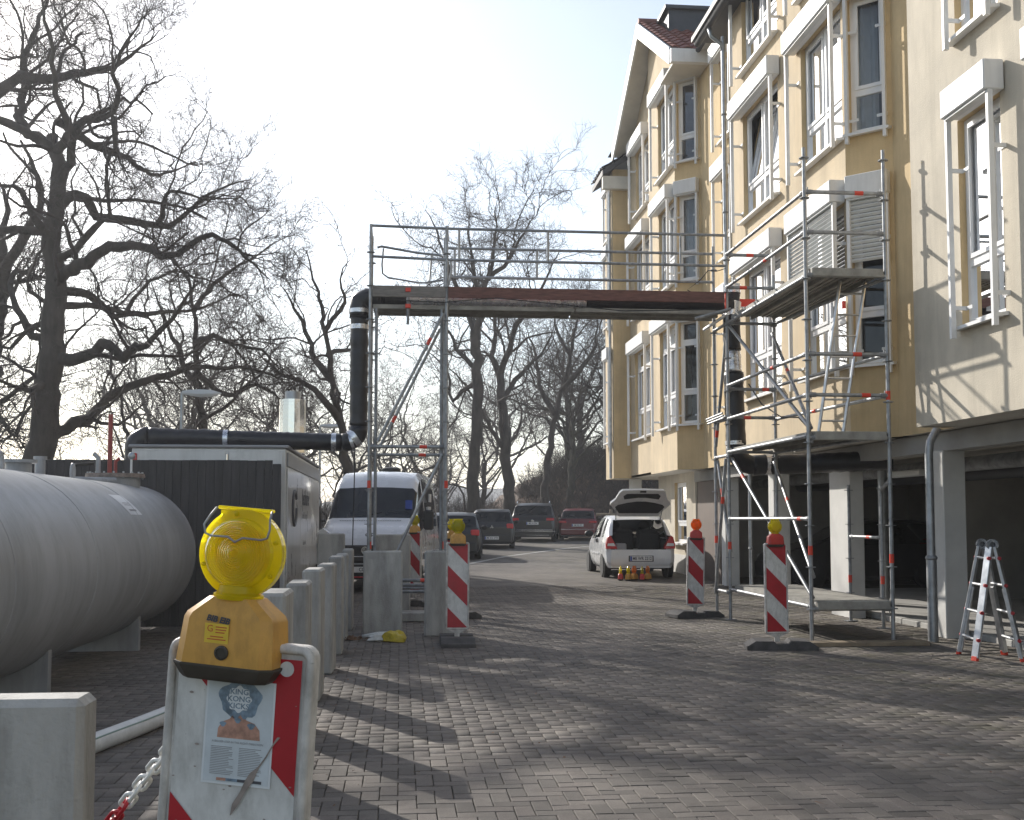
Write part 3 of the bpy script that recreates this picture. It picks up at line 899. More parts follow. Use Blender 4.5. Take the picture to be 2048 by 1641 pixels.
# ================================================================ scaffold
SC = thing_w('scaffold', 'galvanised scaffold tower by the facade with a gangway bridge over the drive', 'scaffold', (4.9, 13.45, 0))
ros = MB()
ros.lathe([(.026, -.005), (.062, -.005), (.062, .005), (.026, .005)], 10)
ros_me = ros.obj('rosette', 'steel_dull'); ROS = ros_me.data; bpy.data.objects.remove(ros_me)


def band(parent, p, q, t, ln=.11, r=.027):
    P, Q = Vector(p), Vector(q); d = (Q - P).normalized(); c = P.lerp(Q, t)
    MB().tube([c - d * ln / 2, c + d * ln / 2], r, 10).obj('colour_band', 'tag_red', parent, smooth=40)


def pole(x, y, z0, z1, bands=(), base=True, off=.42):
    p = MB().tube([(x, y, z0), (x, y, z1)], .0242, 10).obj('standard', 'steel', SC, smooth=40)
    z = z0 + off
    while z < z1:
        o = bpy.data.objects.new('rosette', ROS); COL.objects.link(o); o.parent = p
        o.location = Vector((x, y, z)) - OFF[p]; z += .5
    for b in bands: band(p, (x, y, z0), (x, y, z1), (b - z0) / (z1 - z0))
    if base and z0 < .1:
        b = MB().box(x - .075, x + .075, y - .075, y + .075, .003, .012)
        b.tube([(x, y, .012), (x, y, .3)], .019, 8)
        b.obj('base_jack', 'steel_dull', SC)
    return p


def ledger(p, q, t=None, m='steel', r=.0242):
    o = MB().tube([p, q], r, 10).obj('ledger', m, SC, smooth=40)
    if t is not None: band(o, p, q, t)
    P, Q = Vector(p), Vector(q); d = (Q - P).normalized()
    for a, s in ((P, 1), (Q, -1)):
        w_ = MB().tube([a + d * s * .03, a + d * s * .10], .031, 8)
        w_.box(a.x + d.x * s * .04 - .006, a.x + d.x * s * .04 + .006, a.y + d.y * s * .04 - .006, a.y + d.y * s * .04 + .006, a.z - .05, a.z + .06)
        w_.obj('wedge_head', 'steel_dull', o)
    return o


def brace(p, q, t=None):
    o = MB().tube([p, q], .0242, 10).obj('diagonal_brace', 'steel', SC, smooth=40)
    if t is not None: band(o, p, q, t)


def deck(x0, x1, y0, y1, z, along='y'):
    """steel deck plank with folded side rails and a ribbed underside"""
    m = MB()
    m.box(x0 + .004, x1 - .004, y0 + .01, y1 - .01, z - .012, z)
    if along == 'y':
        for x in (x0 + .004, x1 - .012): m.box(x, x + .008, y0 + .012, y1 - .012, z - .062, z - .0125)
        n = 4
        for k in range(1, n): m.box(x0 + (x1 - x0) * k / n - .006, x0 + (x1 - x0) * k / n + .006, y0 + .02, y1 - .02, z - .026, z - .0125)
    else:
        for y in (y0 + .012, y1 - .020): m.box(x0 + .012, x1 - .012, y, y + .008, z - .062, z - .0125)
        n = 4
        for k in range(1, n): m.box(x0 + .02, x1 - .02, y0 + (y1 - y0) * k / n - .006, y0 + (y1 - y0) * k / n + .006, z - .026, z - .0125)
    return m.obj('deck_plank', 'deck_under', SC)


A, B = (4.91, 13.45), (5.92, 13.45)
Cp, Dp, Ep = (4.91, 16.85), (4.91, 17.58), (5.64, 16.85)
L1, L2, L3, L4 = (-.45, 16.85), (.67, 16.85), (-.45, 17.58), (.67, 17.58)
pole(*A, 0, 6.05, (1.12,)); pole(*B, 0, 6.05, (1.02, 3.0)); pole(*Cp, 0, 5.86, (1.1,)); pole(*Dp, 0, 5.8, (1.18,)); pole(*Ep, 0, 5.2)
pole(6.6, 16.45, 0, 2.0, (.62,)); pole(6.6, 15.3, 0, 1.96, (.66,))
for p in (L1, L2, L3, L4): pole(*p, 0, 5.84, (.95, 2.0) if p in (L1, L2) else (1.1,))
# second, coupled standards of the left tower
MB().tube([(-.36, 16.9, .1), (-.36, 16.9, 4.6)], .0242, 10).obj('standard', 'steel_dull', SC, smooth=40)
MB().tube([(.60, 16.93, .1), (.60, 16.93, 4.6)], .0242, 10).obj('standard', 'steel_dull', SC, smooth=40)
for z, t in ((.45, .7), (2.5, None), (3.0, None), (3.5, .62), (4.45, None), (5.0, .55), (5.5, None)):
    ledger((*Cp, z), (*A, z), t)
for z, t in ((.42, None), (2.48, None), (3.0, .72), (3.5, .62), (4.47, None), (5.0, None), (5.5, .68)):
    ledger((*A, z), (*B, z), t)
for z, t in ((.45, None), (2.5, None), (3.0, .4), (3.5, None), (4.45, None)):
    ledger((*Ep, z), (*B, z), t)
for z, t in ((2.5, None), (3.02, .4), (3.45, .8), (4.45, None), (5.0, .35), (5.5, .5), (1.5, None)):
    ledger((*Cp, z), (*Ep, z), t, 'steel_dull')
for z in (.4, 2.45, 3.0, 4.45): ledger((*Dp, z), (*Cp, z))
ledger((4.91, 16.85, 1.5), (4.91, 13.45, 1.5), .9)
ledger((6.6, 16.4, 1.24), (6.6, 15.3, 1.24), .6)
ledger((5.92, 13.45, 1.96), (6.6, 15.3, 1.9), None, 'steel_dull')
for z, y in ((2.55, 16.85), (2.47, 17.58)): ledger((L1[0], y, z), (L2[0], y, z), .7)
for y, z, t in ((16.85, .61, .72), (17.0, .53, .8), (17.3, .47, None), (17.58, .40, .9)): ledger((L1[0], y, z), (L2[0], y, z), t, 'steel_dull')
for x in (-.45, .67):
    for z in (2.5, 4.5): ledger((x, 16.85, z), (x, 17.58, z))
brace((4.93, 16.8, 4.4), (4.93, 13.5, 2.62)); brace((5.6, 16.82, 4.3), (4.97, 13.52, 2.6), .45)
brace((4.95, 16.8, 2.4), (4.95, 13.5, .55), .16); brace((5.6, 16.82, 2.35), (4.97, 13.52, .8), .38)
brace((4.91, 17.55, 2.62), (4.91, 16.9, 4.3), .12); brace((4.88, 17.55, .35), (4.88, 16.9, 2.4), .7); brace((4.94, 16.9, 1.0), (4.94, 17.55, 2.4), .65)
brace((.62, 16.82, 4.52), (-.33, 16.82, 2.62), .22); brace((.60, 17.6, 4.42), (-.33, 17.6, 2.55), .75)
brace((.62, 16.88, 2.45), (-.22, 16.88, .62))
# decks
for z in (4.56, 2.56, .52):
    for k in range(3): deck(4.955 + k * .318, 4.955 + (k + 1) * .318 - .004, 13.5, 16.80, z)
for x0, x1 in ((.70, 2.60), (2.60, 4.88)):
    for k in range(2): deck(x0, x1, 16.90 + k * .325, 16.90 + (k + 1) * .325 - .004, 4.66, 'x')
for k in range(2): deck(-.42, .66, 16.90 + k * .325, 16.90 + (k + 1) * .325 - .004, 4.66, 'x')
# end pieces of the decks on the tower face
for z in (4.5, 2.5, .46): MB().bbox(4.98, 5.88, 13.41, 13.49, z - .05, z + .055, .008).obj('transom', 'deck_under', SC)
# toe boards
MB().bbox(.69, 4.86, 16.80, 16.835, 4.755, 4.92, .004).obj('toe_board', 'toe_board', SC)
MB().bbox(-.42, .65, 16.80, 16.835, 4.755, 4.92, .004).obj('toe_board', 'toe_board_grey', SC, label='weathered grey toe board')
MB().bbox(.69, 4.86, 17.60, 17.635, 4.70, 4.86, .004).obj('toe_board', 'toe_board', SC)
MB().box(4.88, 4.90, 16.83, 16.86, 4.62, 4.92).obj('toe_clip', 'tag_red', SC)
MB().box(5.1, 5.6, 17.62, 17.65, 4.86, 4.98).obj('toe_board', 'tag_red', SC)
# guard rails of the bridge
def rail(p, q): return MB().tube([p, q], .0215, 8).obj('guard_rail', 'steel', SC, smooth=40)
for y, za, zb_, xs in ((16.85, 5.80, 5.33, (.85, 2.18, 4.2)), (17.58, 5.68, 5.23, (.82, 2.10, 4.1))):
    rail((.67, y, za), (4.91, y, za)); rail((.67, y, zb_), (4.91, y, zb_))
    for x in xs: MB().tube([(x, y, zb_), (x, y, za)], .019, 8).obj('rail_post', 'steel', SC, smooth=40)
    MB().tube([(.70, y, 4.95), (.74, y, 5.2), (.72, y, zb_)], .016, 8).obj('rail_hook', 'steel', SC, smooth=40)
rail((-.45, 16.85, 5.82), (.67, 16.85, 5.80)); rail((-.45, 16.85, 5.36), (.67, 16.85, 5.33))
MB().tube([(-.45, 17.58, 5.7), (-.45, 16.85, 5.8)], .0215, 8).obj('guard_rail', 'steel', SC, smooth=40)
MB().tube([(-.36, 17.1, 5.55), (-.3, 17.1, 5.57), (.25, 17.05, 5.47), (.6, 17.0, 5.43)], .019, 8).obj('gate_rail', 'steel', SC, smooth=40)
MB().tube([(-.27, 17.1, 5.54), (-.29, 17.1, 5.3), (-.28, 17.1, 5.16), (-.2, 17.1, 5.1), (.25, 17.05, 5.02), (.38, 17.05, 5.02), (.42, 17.05, 5.06), (.45, 17.05, 5.44)], .014, 8).obj('gate_rail', 'steel', SC, smooth=40)
MB().tube([(.36, 17.05, 5.02), (.62, 17.0, 5.06)], .016, 8).obj('gate_rail', 'steel', SC, smooth=40)
MB().tube([(.1, 16.83, 4.35), (.1, 16.83, 4.80)], .022, 8).obj('clamp_tube', 'steel_dull', SC, smooth=40)
for z in (4.62, 4.86): MB().bbox(.06, .14, 16.78, 16.86, z - .03, z + .03, .006).obj('clamp', 'tag_red', SC)
MB().tube([(4.4, 16.78, 4.5), (4.95, 16.78, 4.66)], .0242, 8).obj('guard_rail', 'steel', SC, smooth=40)
MB().tube([(4.80, 17.75, 4.5), (4.80, 16.4, 4.52)], .024, 8).obj('guard_rail', 'aluminium', SC, smooth=40)
for k in range(3):
    MB().tube([(4.86 - .012 * k, 17.8, 3.0 + .035 * k), (4.86 - .012 * k, 16.9, 3.02 + .035 * k)], .016, 8).obj('guard_rail', 'steel', SC, smooth=40)
MB().bbox(4.72, 6.25, 13.18, 13.40, .002, .052, .004).obj('sole_board', 'timber', SC)

# ladder standing between the two decks
LD = thing_w('scaffold_ladder', 'thin aluminium ladder inside the scaffold tower between its two upper decks', 'ladder', (5.4, 14.0, 2.57))
la, lb = ((5.24, 14.0, 2.57), (5.56, 14.0, 4.52)), ((5.56, 14.0, 2.57), (5.89, 14.0, 4.52))
for p, q in (la, lb):
    MB().tube([p, q], .022, 8).obj('rail', 'aluminium', LD, smooth=40)
for k in range(7):
    t = (k + .6) / 7.2
    p = Vector(la[0]).lerp(Vector(la[1]), t); q = Vector(lb[0]).lerp(Vector(lb[1]), t)
    MB().tube([p, q], .014, 8).obj('rung', 'aluminium', LD, smooth=40)

# ================================================================ insulated pipe
PI = thing_w('insulated_pipe', 'black foil wrapped heating pipe running over the trailer, along the bridge and into the garage', 'pipe', (-.62, 17.2, 0))


def wrinkled(pts, r, name='pipe_run', m='black_foil', n=20, step=.05, amp=.006):
    P = [Vector(p) for p in pts]; out = []
    for a, b in zip(P[:-1], P[1:]):
        k = max(1, int((b - a).length / step))
        out += [a.lerp(b, i / k) for i in range(k)]
    out.append(P[-1])
    rs = [r + amp * (sin(i * 1.3) * .5 + random.uniform(-1, 1)) for i in range(len(out))]
    mb = MB().tube(out, rs, n)
    mb.v = [tuple(c + random.uniform(-amp * .4, amp * .4) for c in v) for v in mb.v]
    return mb.obj(name, m, PI, smooth=True)


def arc(c, a, b, r, n=6):
    """quarter bend from direction a to b about corner c"""
    a, b, c = Vector(a), Vector(b), Vector(c)
    return [c - a * r * (1 - t) ** 2 + b * r * t * t for t in [k / n for k in range(n + 1)]]


X, Z = Vector((1, 0, 0)), Vector((0, 0, 1))
wrinkled([(-3.86, 17.2, 1.5)] + arc((-3.86, 17.2, 2.70), Z, X, .2), .14, 'pipe_elbow')
wrinkled([(-3.66, 17.2, 2.70), (-.86, 17.2, 2.63)], .128)
wrinkled(arc((-.62, 17.2, 2.63), X, Z, .24), .138, 'pipe_elbow')
wrinkled([(-.62, 17.2, 2.87), (-.62, 17.2, 4.52)], .134)
wrinkled([(-.62, 17.2, 4.5), (-.62, 17.2, 4.74), (-.5, 17.2, 4.80), (-.3, 17.2, 4.80)], .150, 'pipe_elbow')
wrinkled([(-.3, 17.2, 4.80), (.1, 17.2, 4.80)], .115)
wrinkled([(.1, 17.2, 4.80), (2.8, 17.2, 4.80)], .12, 'pipe_run', 'silver_foil', amp=.01)
wrinkled([(2.8, 17.2, 4.80), (5.1, 17.2, 4.80)], .118)
wrinkled([(5.10, 17.25, 5.12), (5.10, 17.25, 4.1)], .135)
wrinkled([(5.10, 17.25, 4.1), (5.11, 17.22, 3.75)], .125, 'pipe_run', 'silver_foil', amp=.008)
wrinkled([(5.11, 17.22, 3.75), (5.13, 17.2, 2.62)], .15)
wrinkled(arc((5.13, 17.2, 2.32), -Z, X, .3), .15, 'pipe_elbow')
wrinkled([(5.4, 17.2, 2.32), (6.2, 17.0, 2.34), (7.35, 16.6, 2.38)], .15)


def tape(p, d, r, ln=.07):
    p, d = Vector(p), Vector(d)
    MB().tube([p - d * ln / 2, p + d * ln / 2], r, 20, cap=False).obj('tape_band', 'silver_foil', PI, smooth=True)


for x in (-2.55, -.98): tape((x, 17.2, 2.70 - (x + 3.66) * .025), X, .137)
tape((-.62, 17.2, 4.36), Z, .142, .07); tape((-.62, 17.2, 4.60), Z, .160, .06)
tape((-.68, 17.2, 2.70), Vector((.8, 0, .6)), .150, .09); tape((-.72, 17.2, 2.64), Vector((.95, 0, .3)), .146, .05)
tape((5.10, 17.25, 5.06), Z, .145, .14); tape((5.10, 17.25, 4.75), Vector((.1, 0, 1)), .141, .22); tape((5.12, 17.2, 2.66), Z, .158, .06)
tape((5.62, 17.15, 2.33), X, .157, .12)
# hanging cables
c1 = MB().tube([(-.66, 16.98, 2.5), (-.67, 16.9, 1.6), (-.68, 16.7, .8), (-.72, 16.2, .25), (-.74, 15.6, .03)], .009, 6).obj('cable', 'cable')
tag(c1, 'black cable hanging from the pipe bend past the van front', 'cable')
c2 = MB().tube([(.0, 16.79, 4.70), (.6, 16.79, 4.68), (1.4, 16.78, 4.76), (2.6, 16.78, 4.66), (3.3, 16.78, 4.60), (4.0, 16.78, 4.62), (4.9, 16.79, 4.66)], .008, 6).obj('cable', 'cable')
tag(c2, 'thin black cable strung along the bridge below the red toe board', 'cable')
c3 = MB().tube([(5.28, 17.0, 3.55), (5.35, 16.6, 3.2), (5.5, 16.2, 2.98), (5.7, 16.0, 2.95), (5.8, 15.8, 2.75), (5.8, 15.8, 2.58)], .010, 6).obj('cable', 'cable')
tag(c3, 'black cable looping from the wrapped pipe to the scaffold deck', 'cable')
c4 = MB().tube([(4.93, 16.84, 5.3), (4.75, 16.83, 5.24), (4.62, 16.83, 5.25), (4.5, 16.85, 5.1), (4.3, 16.85, 4.95), (4.75, 16.83, 4.72)], .007, 6).obj('cable', 'cable')
tag(c4, 'short black cable tied to the top corner of the bridge railing', 'cable')

# ================================================================ concrete blocks
def lblock(label, loc, rotz=0.0, h=1.05, w=.5, t=.12, foot=.42):
    b = thing('concrete_block', label, 'concrete block', loc, rotz, 'L-shaped concrete blocks fencing the tank')
    MB().bbox(-w / 2, w / 2, 0, t, 0.0, h, .018).obj('upright', 'concrete', b)
    MB().bbox(-w / 2 + .004, w / 2 - .004, t + .003, t + foot, 0.0, .10, .012).obj('foot', 'concrete', b)
    return b


ORD = ['nearest', 'second', 'third', 'fourth', 'fifth', 'sixth']
for k, y in enumerate((6.6, 8.05, 9.65, 11.3, 12.9, 14.4)):
    lblock('upright concrete block beside the drive, %s of the row behind the big yellow lamp' % ORD[k], (-.635 + .008 * sin(k * 2.1), y + .25, 0), radians(90 + 1.2 * sin(k * 1.7)), 1.07 + .012 * cos(k * 3), t=.155)
lblock('upright concrete block at the far end of the row, beside the van plate', (-.63, 15.95, 0), radians(90), 1.09, t=.14)
lblock('large pale concrete block at the left edge in front of the grey tank', (-1.14, 2.93, 0), 0, 1.06, .75, .14)
lb = lblock('wide concrete block standing before the left scaffold legs, patched at its top corner', (-.21, 14.82, 0), 0, 1.09)
MB().box(-.20, -.09, -.004, -.001, .99, 1.075).obj('patch', 'concrete_wall', lb)
lblock('concrete block half hidden behind the striped board at the left of the drive', (.57, 14.80, 0), 0, 1.09)
lblock('tall concrete block in front of the van headlight', (-1.06, 18.1, 0), radians(0), 1.27, .42)
lblock('tall concrete block between the left scaffold legs before the van', (-.10, 18.5, 0), radians(0), 1.25, .55)
lblock('small concrete block behind the board with two lamps', (.72, 18.3, 0), radians(0), 1.02, .3)
tag(MB().bbox(-.05, .62, 16.95, 17.45, .003, .13, .01).obj('concrete_slab', 'concrete'), 'flat concrete slab lying between the two left scaffold legs', 'slab')

# ================================================================ striped boards and beacon lamps
def clip(poly, a, b, c):
    """keep a*x + b*z <= c"""
    out = []
    for i, p in enumerate(poly):
        q = poly[(i + 1) % len(poly)]
        dp, dq = a * p[0] + b * p[1] - c, a * q[0] + b * q[1] - c
        if dp <= 0: out.append(p)
        if dp * dq < 0:
            t = dp / (dp - dq); out.append((p[0] + (q[0] - p[0]) * t, p[1] + (q[1] - p[1]) * t))
    return out


def rrect(x0, x1, z0, z1, r, n=5, tip=0.0):
    pts = []
    for cx, cz, a in ((x1 - r, z1 - r, 0), (x0 + r, z1 - r, 90), (x0 + r, z0 + r, 180), (x1 - r, z0 + r, 270)):
        if tip and a == 270: pts.append(((x0 + x1) / 2, z0 - tip))
        for k in range(n + 1):
            t = radians(a + 90 * k / n); pts.append((cx + r * cos(t), cz + r * sin(t)))
    return pts


def board(label, loc, rotz=0.0, roll=0.0, big=False, footrot=0.0, footloc=None, pitch=0.0):
    o = thing('striped_board', label, 'warning board', loc, 0, 'red and white striped boards', rot=(pitch, roll, rotz))
    W, H = .140, 1.0
    out = rrect(-W, W, -.02, H + .02, .024, tip=0 if big else .05)
    p = MB().prism(out, 'y', -.012, .014).obj('panel', 'board_edge', o, smooth=40)
    rim = [(x, -.012, z) for x, z in rrect(-W + .008, W - .008, -.012, H + .012, .02)]
    MB().tube(rim + [rim[0]], .0085, 8, cap=False).obj('rim', 'board_edge', o, smooth=True)
    x0, x1 = -.118, .118
    MB().poly([(x, -.0135, z) for x, z in ((x0, .005), (x1, .005), (x1, H - .005), (x0, H - .005))]).obj('white_film', 'film_white', o)
    for lo in (-.0, .5, 1.0):
        poly = [(x0, .005), (x1, .005), (x1, H - .005), (x0, H - .005)]
        poly = clip(poly, 1, 1, lo + .125); poly = clip(poly, -1, -1, -(lo - .125))
        if len(poly) > 2: MB().poly([(x, -.0155, z) for x, z in poly]).obj('red_stripe', 'film_red', o)
    f = MB(); fr = Matrix.Rotation(footrot, 4, 'Z')
    fl = footloc or (0, 0, -.16)
    T = Matrix.Translation(fl) @ fr
    f.prism([(-.40, 0), (.40, 0), (.40, .045), (.30, .105), (.10, .105), (.07, .075), (-.07, .075), (-.10, .105), (-.30, .105), (-.40, .045)], 'y', -.2, .2, T)
    f.obj('foot', 'rubber_grey', o)
    MB().box(-.03, .03, -.008, .012, -.11, .02).obj('stem', 'board_edge', o)
    return o


def loft(mb, secs):
    n = len(secs[0]); b = len(mb.v)
    mb.v += [tuple(p) for s in secs for p in s]
    for i in range(len(secs) - 1):
        for k in range(n):
            mb.f.append((b + i * n + k, b + i * n + (k + 1) % n, b + (i + 1) * n + (k + 1) % n, b + (i + 1) * n + k))
    mb.f.append(tuple(b + n - 1 - k for k in range(n))); mb.f.append(tuple(b + (len(secs) - 1) * n + k for k in range(n)))
    return mb


def octo(hw, hd, z, c=.3, shift=0):
    cw, cd = hd * c * 1.2, hd * c
    return [(hw, -hd + cd, z), (hw, hd - cd, z), (hw - cw, hd, z), (-hw + cw, hd, z), (-hw, hd - cd, z), (-hw, -hd + cd, z), (-hw + cw, -hd, z), (hw - cw, -hd, z)]


def beacon(label, lens='lens_yellow', house='housing_ochre', fine=False, group='flashing warning lamps'):
    o = thing('warning_lamp', label, 'warning lamp', (0, 0, 0), 0, group)
    hm = MB()
    loft(hm, [octo(.096, .056, .030), octo(.0955, .056, .036), octo(.089, .051, .112), octo(.084, .049, .122), octo(.052, .040, .148), octo(.046, .038, .153)])
    h = hm.obj('housing', house, o, smooth=28)
    loft(MB(), [octo(.082, .046, .0), octo(.088, .050, .006), octo(.100, .058, .026), octo(.100, .058, .0298)]).obj('base_tray', 'housing_base', o)
    zc, R = .235, .084
    n = 48 if fine else 20
    for s in (-1, 1):
        T = Matrix.Translation((0, 0, zc)) @ Matrix.Rotation(radians(90 if s < 0 else -90), 4, 'X')
        prof = []
        N = 60 if fine else 10
        for k in range(N + 1):
            r = R * k / N
            d = .036 * sqrt(max(0, 1 - (r / R) ** 2 * .93)) if r < .066 else .0125 - .003 * (r - .066) / (R - .066)
            if fine and .008 < r < .064: d += .0022 * (abs(((r / .0043) % 1) - .5) * 2)
            prof.append((max(r, 1e-6), d))
        prof.append((R, .002)); prof.append((R, 0.0))
        MB().lathe(prof, n, T).obj('lens', lens, o, smooth=True if not fine else 50)
    MB().lathe([(.047, .150), (.047, .158), (.039, .162), (.037, .175)], 20).obj('neck', lens, o, smooth=40)
    MB().lathe([(.010, .152), (.010, .215), (.016, .222), (.016, .238), (.002, .246)], 12).obj('bulb', house, o, smooth=40)
    MB().bbox(-.055, .055, -.009, .009, zc + .080, zc + .087, .002).box(-.050, .050, -.003, .003, zc + .060, zc + .0795).obj('top_bar', lens, o)
    wy = -.020 if not fine else -.036
    wire = [(-.056, -.010, zc + .083), (-.060, wy * .7, zc + .068), (-.066, wy, zc + .05), (-.062, wy, zc + .034), (-.05, wy, zc + .030), (-.015, wy - .003, zc + .031), (0, wy - .003, zc + .022), (.015, wy - .003, zc + .031),
            (.05, wy, zc + .030), (.062, wy, zc + .034), (.066, wy, zc + .05), (.060, wy * .7, zc + .068), (.056, -.010, zc + .083)]
    MB().tube(wire, .0022, 6).obj('wire_handle', 'steel_dull', o, smooth=True)
    if fine:
        MB().lathe([(.058, .004), (.045, .010), (.025, .014), (.017, .015)], 32, Matrix.Translation((0, .002, zc)) @ Matrix.Rotation(radians(90), 4, 'X')).obj('reflector', 'lens_amber', o, smooth=True)
        for a in (100, 200, 330, 20): MB().lathe([(.0045, 0), (.0045, .004), (.001, .005)], 8, Matrix.Translation((.075 * cos(radians(a)), -.012, zc + .075 * sin(radians(a)))) @ Matrix.Rotation(radians(90), 4, 'X')).obj('lens_screw', lens, o, smooth=True)
        MB().lathe([(.0135, 0), (.0135, .004), (.010, .006), (.009, .003), (.002, .003)], 20, Matrix.Translation((0.002, -.0555, .054)) @ Matrix.Rotation(radians(90 + 4), 4, 'X')).obj('switch_cap', 'housing_base', o, smooth=40)
        F = Matrix.Translation((-.012, -.0548, .088)) @ Matrix.Rotation(radians(90 + 3.6), 4, 'X')
        MB().box(-.0235, .0235, -.018, .018, -.0002, .0006, F).obj('sticker', 'sticker_yellow', o)
        T = F @ Matrix.Translation((-.013, .008, .0009))
        text_mb('G', .018, T, .0002).obj('sticker_logo', 'ink_red', o)
        ln = MB()
        for k, (xa, xb, yv) in enumerate(((-.002, .020, .012), (-.002, .019, .007), (-.002, .016, .002), (-.012, .014, -.006), (-.018, .019, -.011))):
            ln.box(xa, xb, yv - .0010, yv + .0010, .0006, .0010, F)
        ln.obj('sticker_lines', 'ink_red', o, kind='stuff')
        T = Matrix.Translation((-.012, -.0535, .113)) @ Matrix.Rotation(radians(90 + 4), 4, 'X') @ Matrix.Rotation(radians(-6), 4, 'Z')
        text_mb('BIB EIB', .0155, T, .0002, bold=.0007, shear=.2).obj('handwriting', 'ink_dark', o)
    return o


def put_on(lamp, brd, drop=.045, rz=0.0, dy=0.0, dx=0.0, extra=0.0):
    M = brd.matrix_basis.copy()
    lamp.matrix_basis = M @ Matrix.Translation((dx, dy, 1.02 - drop)) @ Matrix.Rotation(rz, 4, 'Z') @ Matrix.Rotation(extra, 4, 'Y') @ Matrix.Diagonal((*lamp.scale, 1))
    return lamp


# the near board with its lamp
nb = board('tall striped board in the foreground with a concert flyer stuck on it', (-.331, 2.15, .262), radians(-17), radians(3.2), True, 0, (0, 0, -.262))
nl = beacon('large yellow warning lamp on an ochre housing in the foreground', fine=True)
nl.scale = (.95, .95, .95)
put_on(nl, nb, drop=.066, dy=-.018, dx=-.014, extra=radians(1.5))
# flyer
FY = -.0162
DZ = .006
def fl(x, z, d=0.0): return (x, FY - d, z + DZ)
fy = MB().box(-.060, .072, FY, FY + .0005, .760 + DZ, .945 + DZ).obj('flyer', 'print_pale', nb, label='faded concert flyer')
MB().box(-.056, .068, FY - .0007, FY - .0003, .764 + DZ, .942 + DZ).obj('flyer_print', 'paper', fy)
hd = MB(); hd.poly([fl(.006 + (.040 + .004 * sin(a * 5)) * cos(a), .912 + (.034 + .003 * cos(a * 7)) * sin(a), .0010) for a in np.linspace(0, 2 * pi, 40)[:-1]])
hd.obj('cloud_dark', 'print_blue', fy)
cl = MB(); cl.poly([fl(.004 + (.0225 + .002 * cos(a * 8)) * cos(a), .912 + (.0225 + .002 * cos(a * 8)) * sin(a), .0014) for a in np.linspace(0, 2 * pi, 64)[:-1]])
cl.obj('cloud_pale', 'print_pale', fy)
sh = MB(); sh.poly([fl(x, z, .0010) for x, z in ((-.034, .842), (.048, .842), (.046, .860), (.036, .871), (.020, .876), (.014, .884), (-.006, .884), (-.012, .876), (-.026, .870), (-.033, .858))])
sh.obj('shirt_print', 'print_orange', fy)
sp_ = MB()
for (x, z, r) in ((-.024, .866, .006), (.030, .866, .007), (.004, .874, .006), (.0, .884, .008), (.016, .882, .006)):
    sp_.poly([fl(x + r * (1 + .3 * sin(a * 3)) * cos(a), z + r * .8 * sin(a), .0013) for a in np.linspace(0, 2 * pi, 14)[:-1]])
sp_.obj('shirt_spots', 'print_blue', fy, kind='stuff')
TX = Matrix.Rotation(radians(90), 4, 'X')
for k, s in enumerate(('KING', 'KONG', 'KICKS')):
    text_mb(s, .0135, Matrix.Translation(fl(.004, .9245 - .0125 * k, .0018)) @ TX, .0001, sx=1.1, bold=.0003).obj('flyer_title', 'print_blue', fy)
text_mb('A BIGGER STEP IN THE RIGHT DIRECTION', .0052, Matrix.Translation(fl(.006, .835, .0012)) @ TX, .0001).obj('flyer_line', 'ink_grey', fy)
ln = MB()
for k in range(17):
    z = .826 - k * .0030
    for xa in (-.044, .010):
        L_ = .030 + .016 * random.random()
        ln.box(xa, xa + L_, FY - .0013, FY - .0009, z - .0006 + DZ, z + .0006 + DZ)
ln.obj('flyer_list', 'ink_grey', fy, kind='stuff')
for xa, xb, m in ((-.030, -.012, 'print_orange'), (-.012, .010, 'print_blue'), (.010, .056, 'ink_dark')):
    MB().box(xa, xb, FY - .0014, FY - .0010, .7665 + DZ, .7715 + DZ).obj('flyer_bar', m, fy)
# dirt and scrape on the board
sc = MB()
pth = [(.084, .852), (.074, .838), (.062, .815), (.050, .797), (.040, .785), (.034, .772), (.022, .750), (.010, .728), (.002, .708)]
wd = [.003, .0015, .0016, .002, .006, .008, .005, .006, .001]
for i in range(len(pth) - 1):
    (x, z), (x2, z2) = pth[i], pth[i + 1]
    sc.quad(fl(x - wd[i], z, .0022), fl(x + wd[i], z, .0022), fl(x2 + wd[i + 1], z2, .0022), fl(x2 - wd[i + 1], z2, .0022))
sc.obj('scrape_mark', 'scratch', nb)
sd_ = MB()
for k in range(34):
    x, z = random.uniform(-.115, .115), random.uniform(.45, .97); r = random.uniform(.0006, .0028)
    sd_.poly([fl(x + r * (1.6 if k % 3 else .7) * cos(a), z + r * (.8 if k % 3 else 1.8) * sin(a), .0002) for a in np.linspace(0, 2 * pi, 8)[:-1]])
sd_.obj('dirt_specks', 'scratch', nb, kind='stuff')
MB().lathe([(.0135, 0), (.0135, .0006), (.0001, .0006)], 24, Matrix.Translation(fl(.090, .972, 0)) @ Matrix.Rotation(radians(90), 4, 'X')).obj('round_sticker', 'film_white', nb)
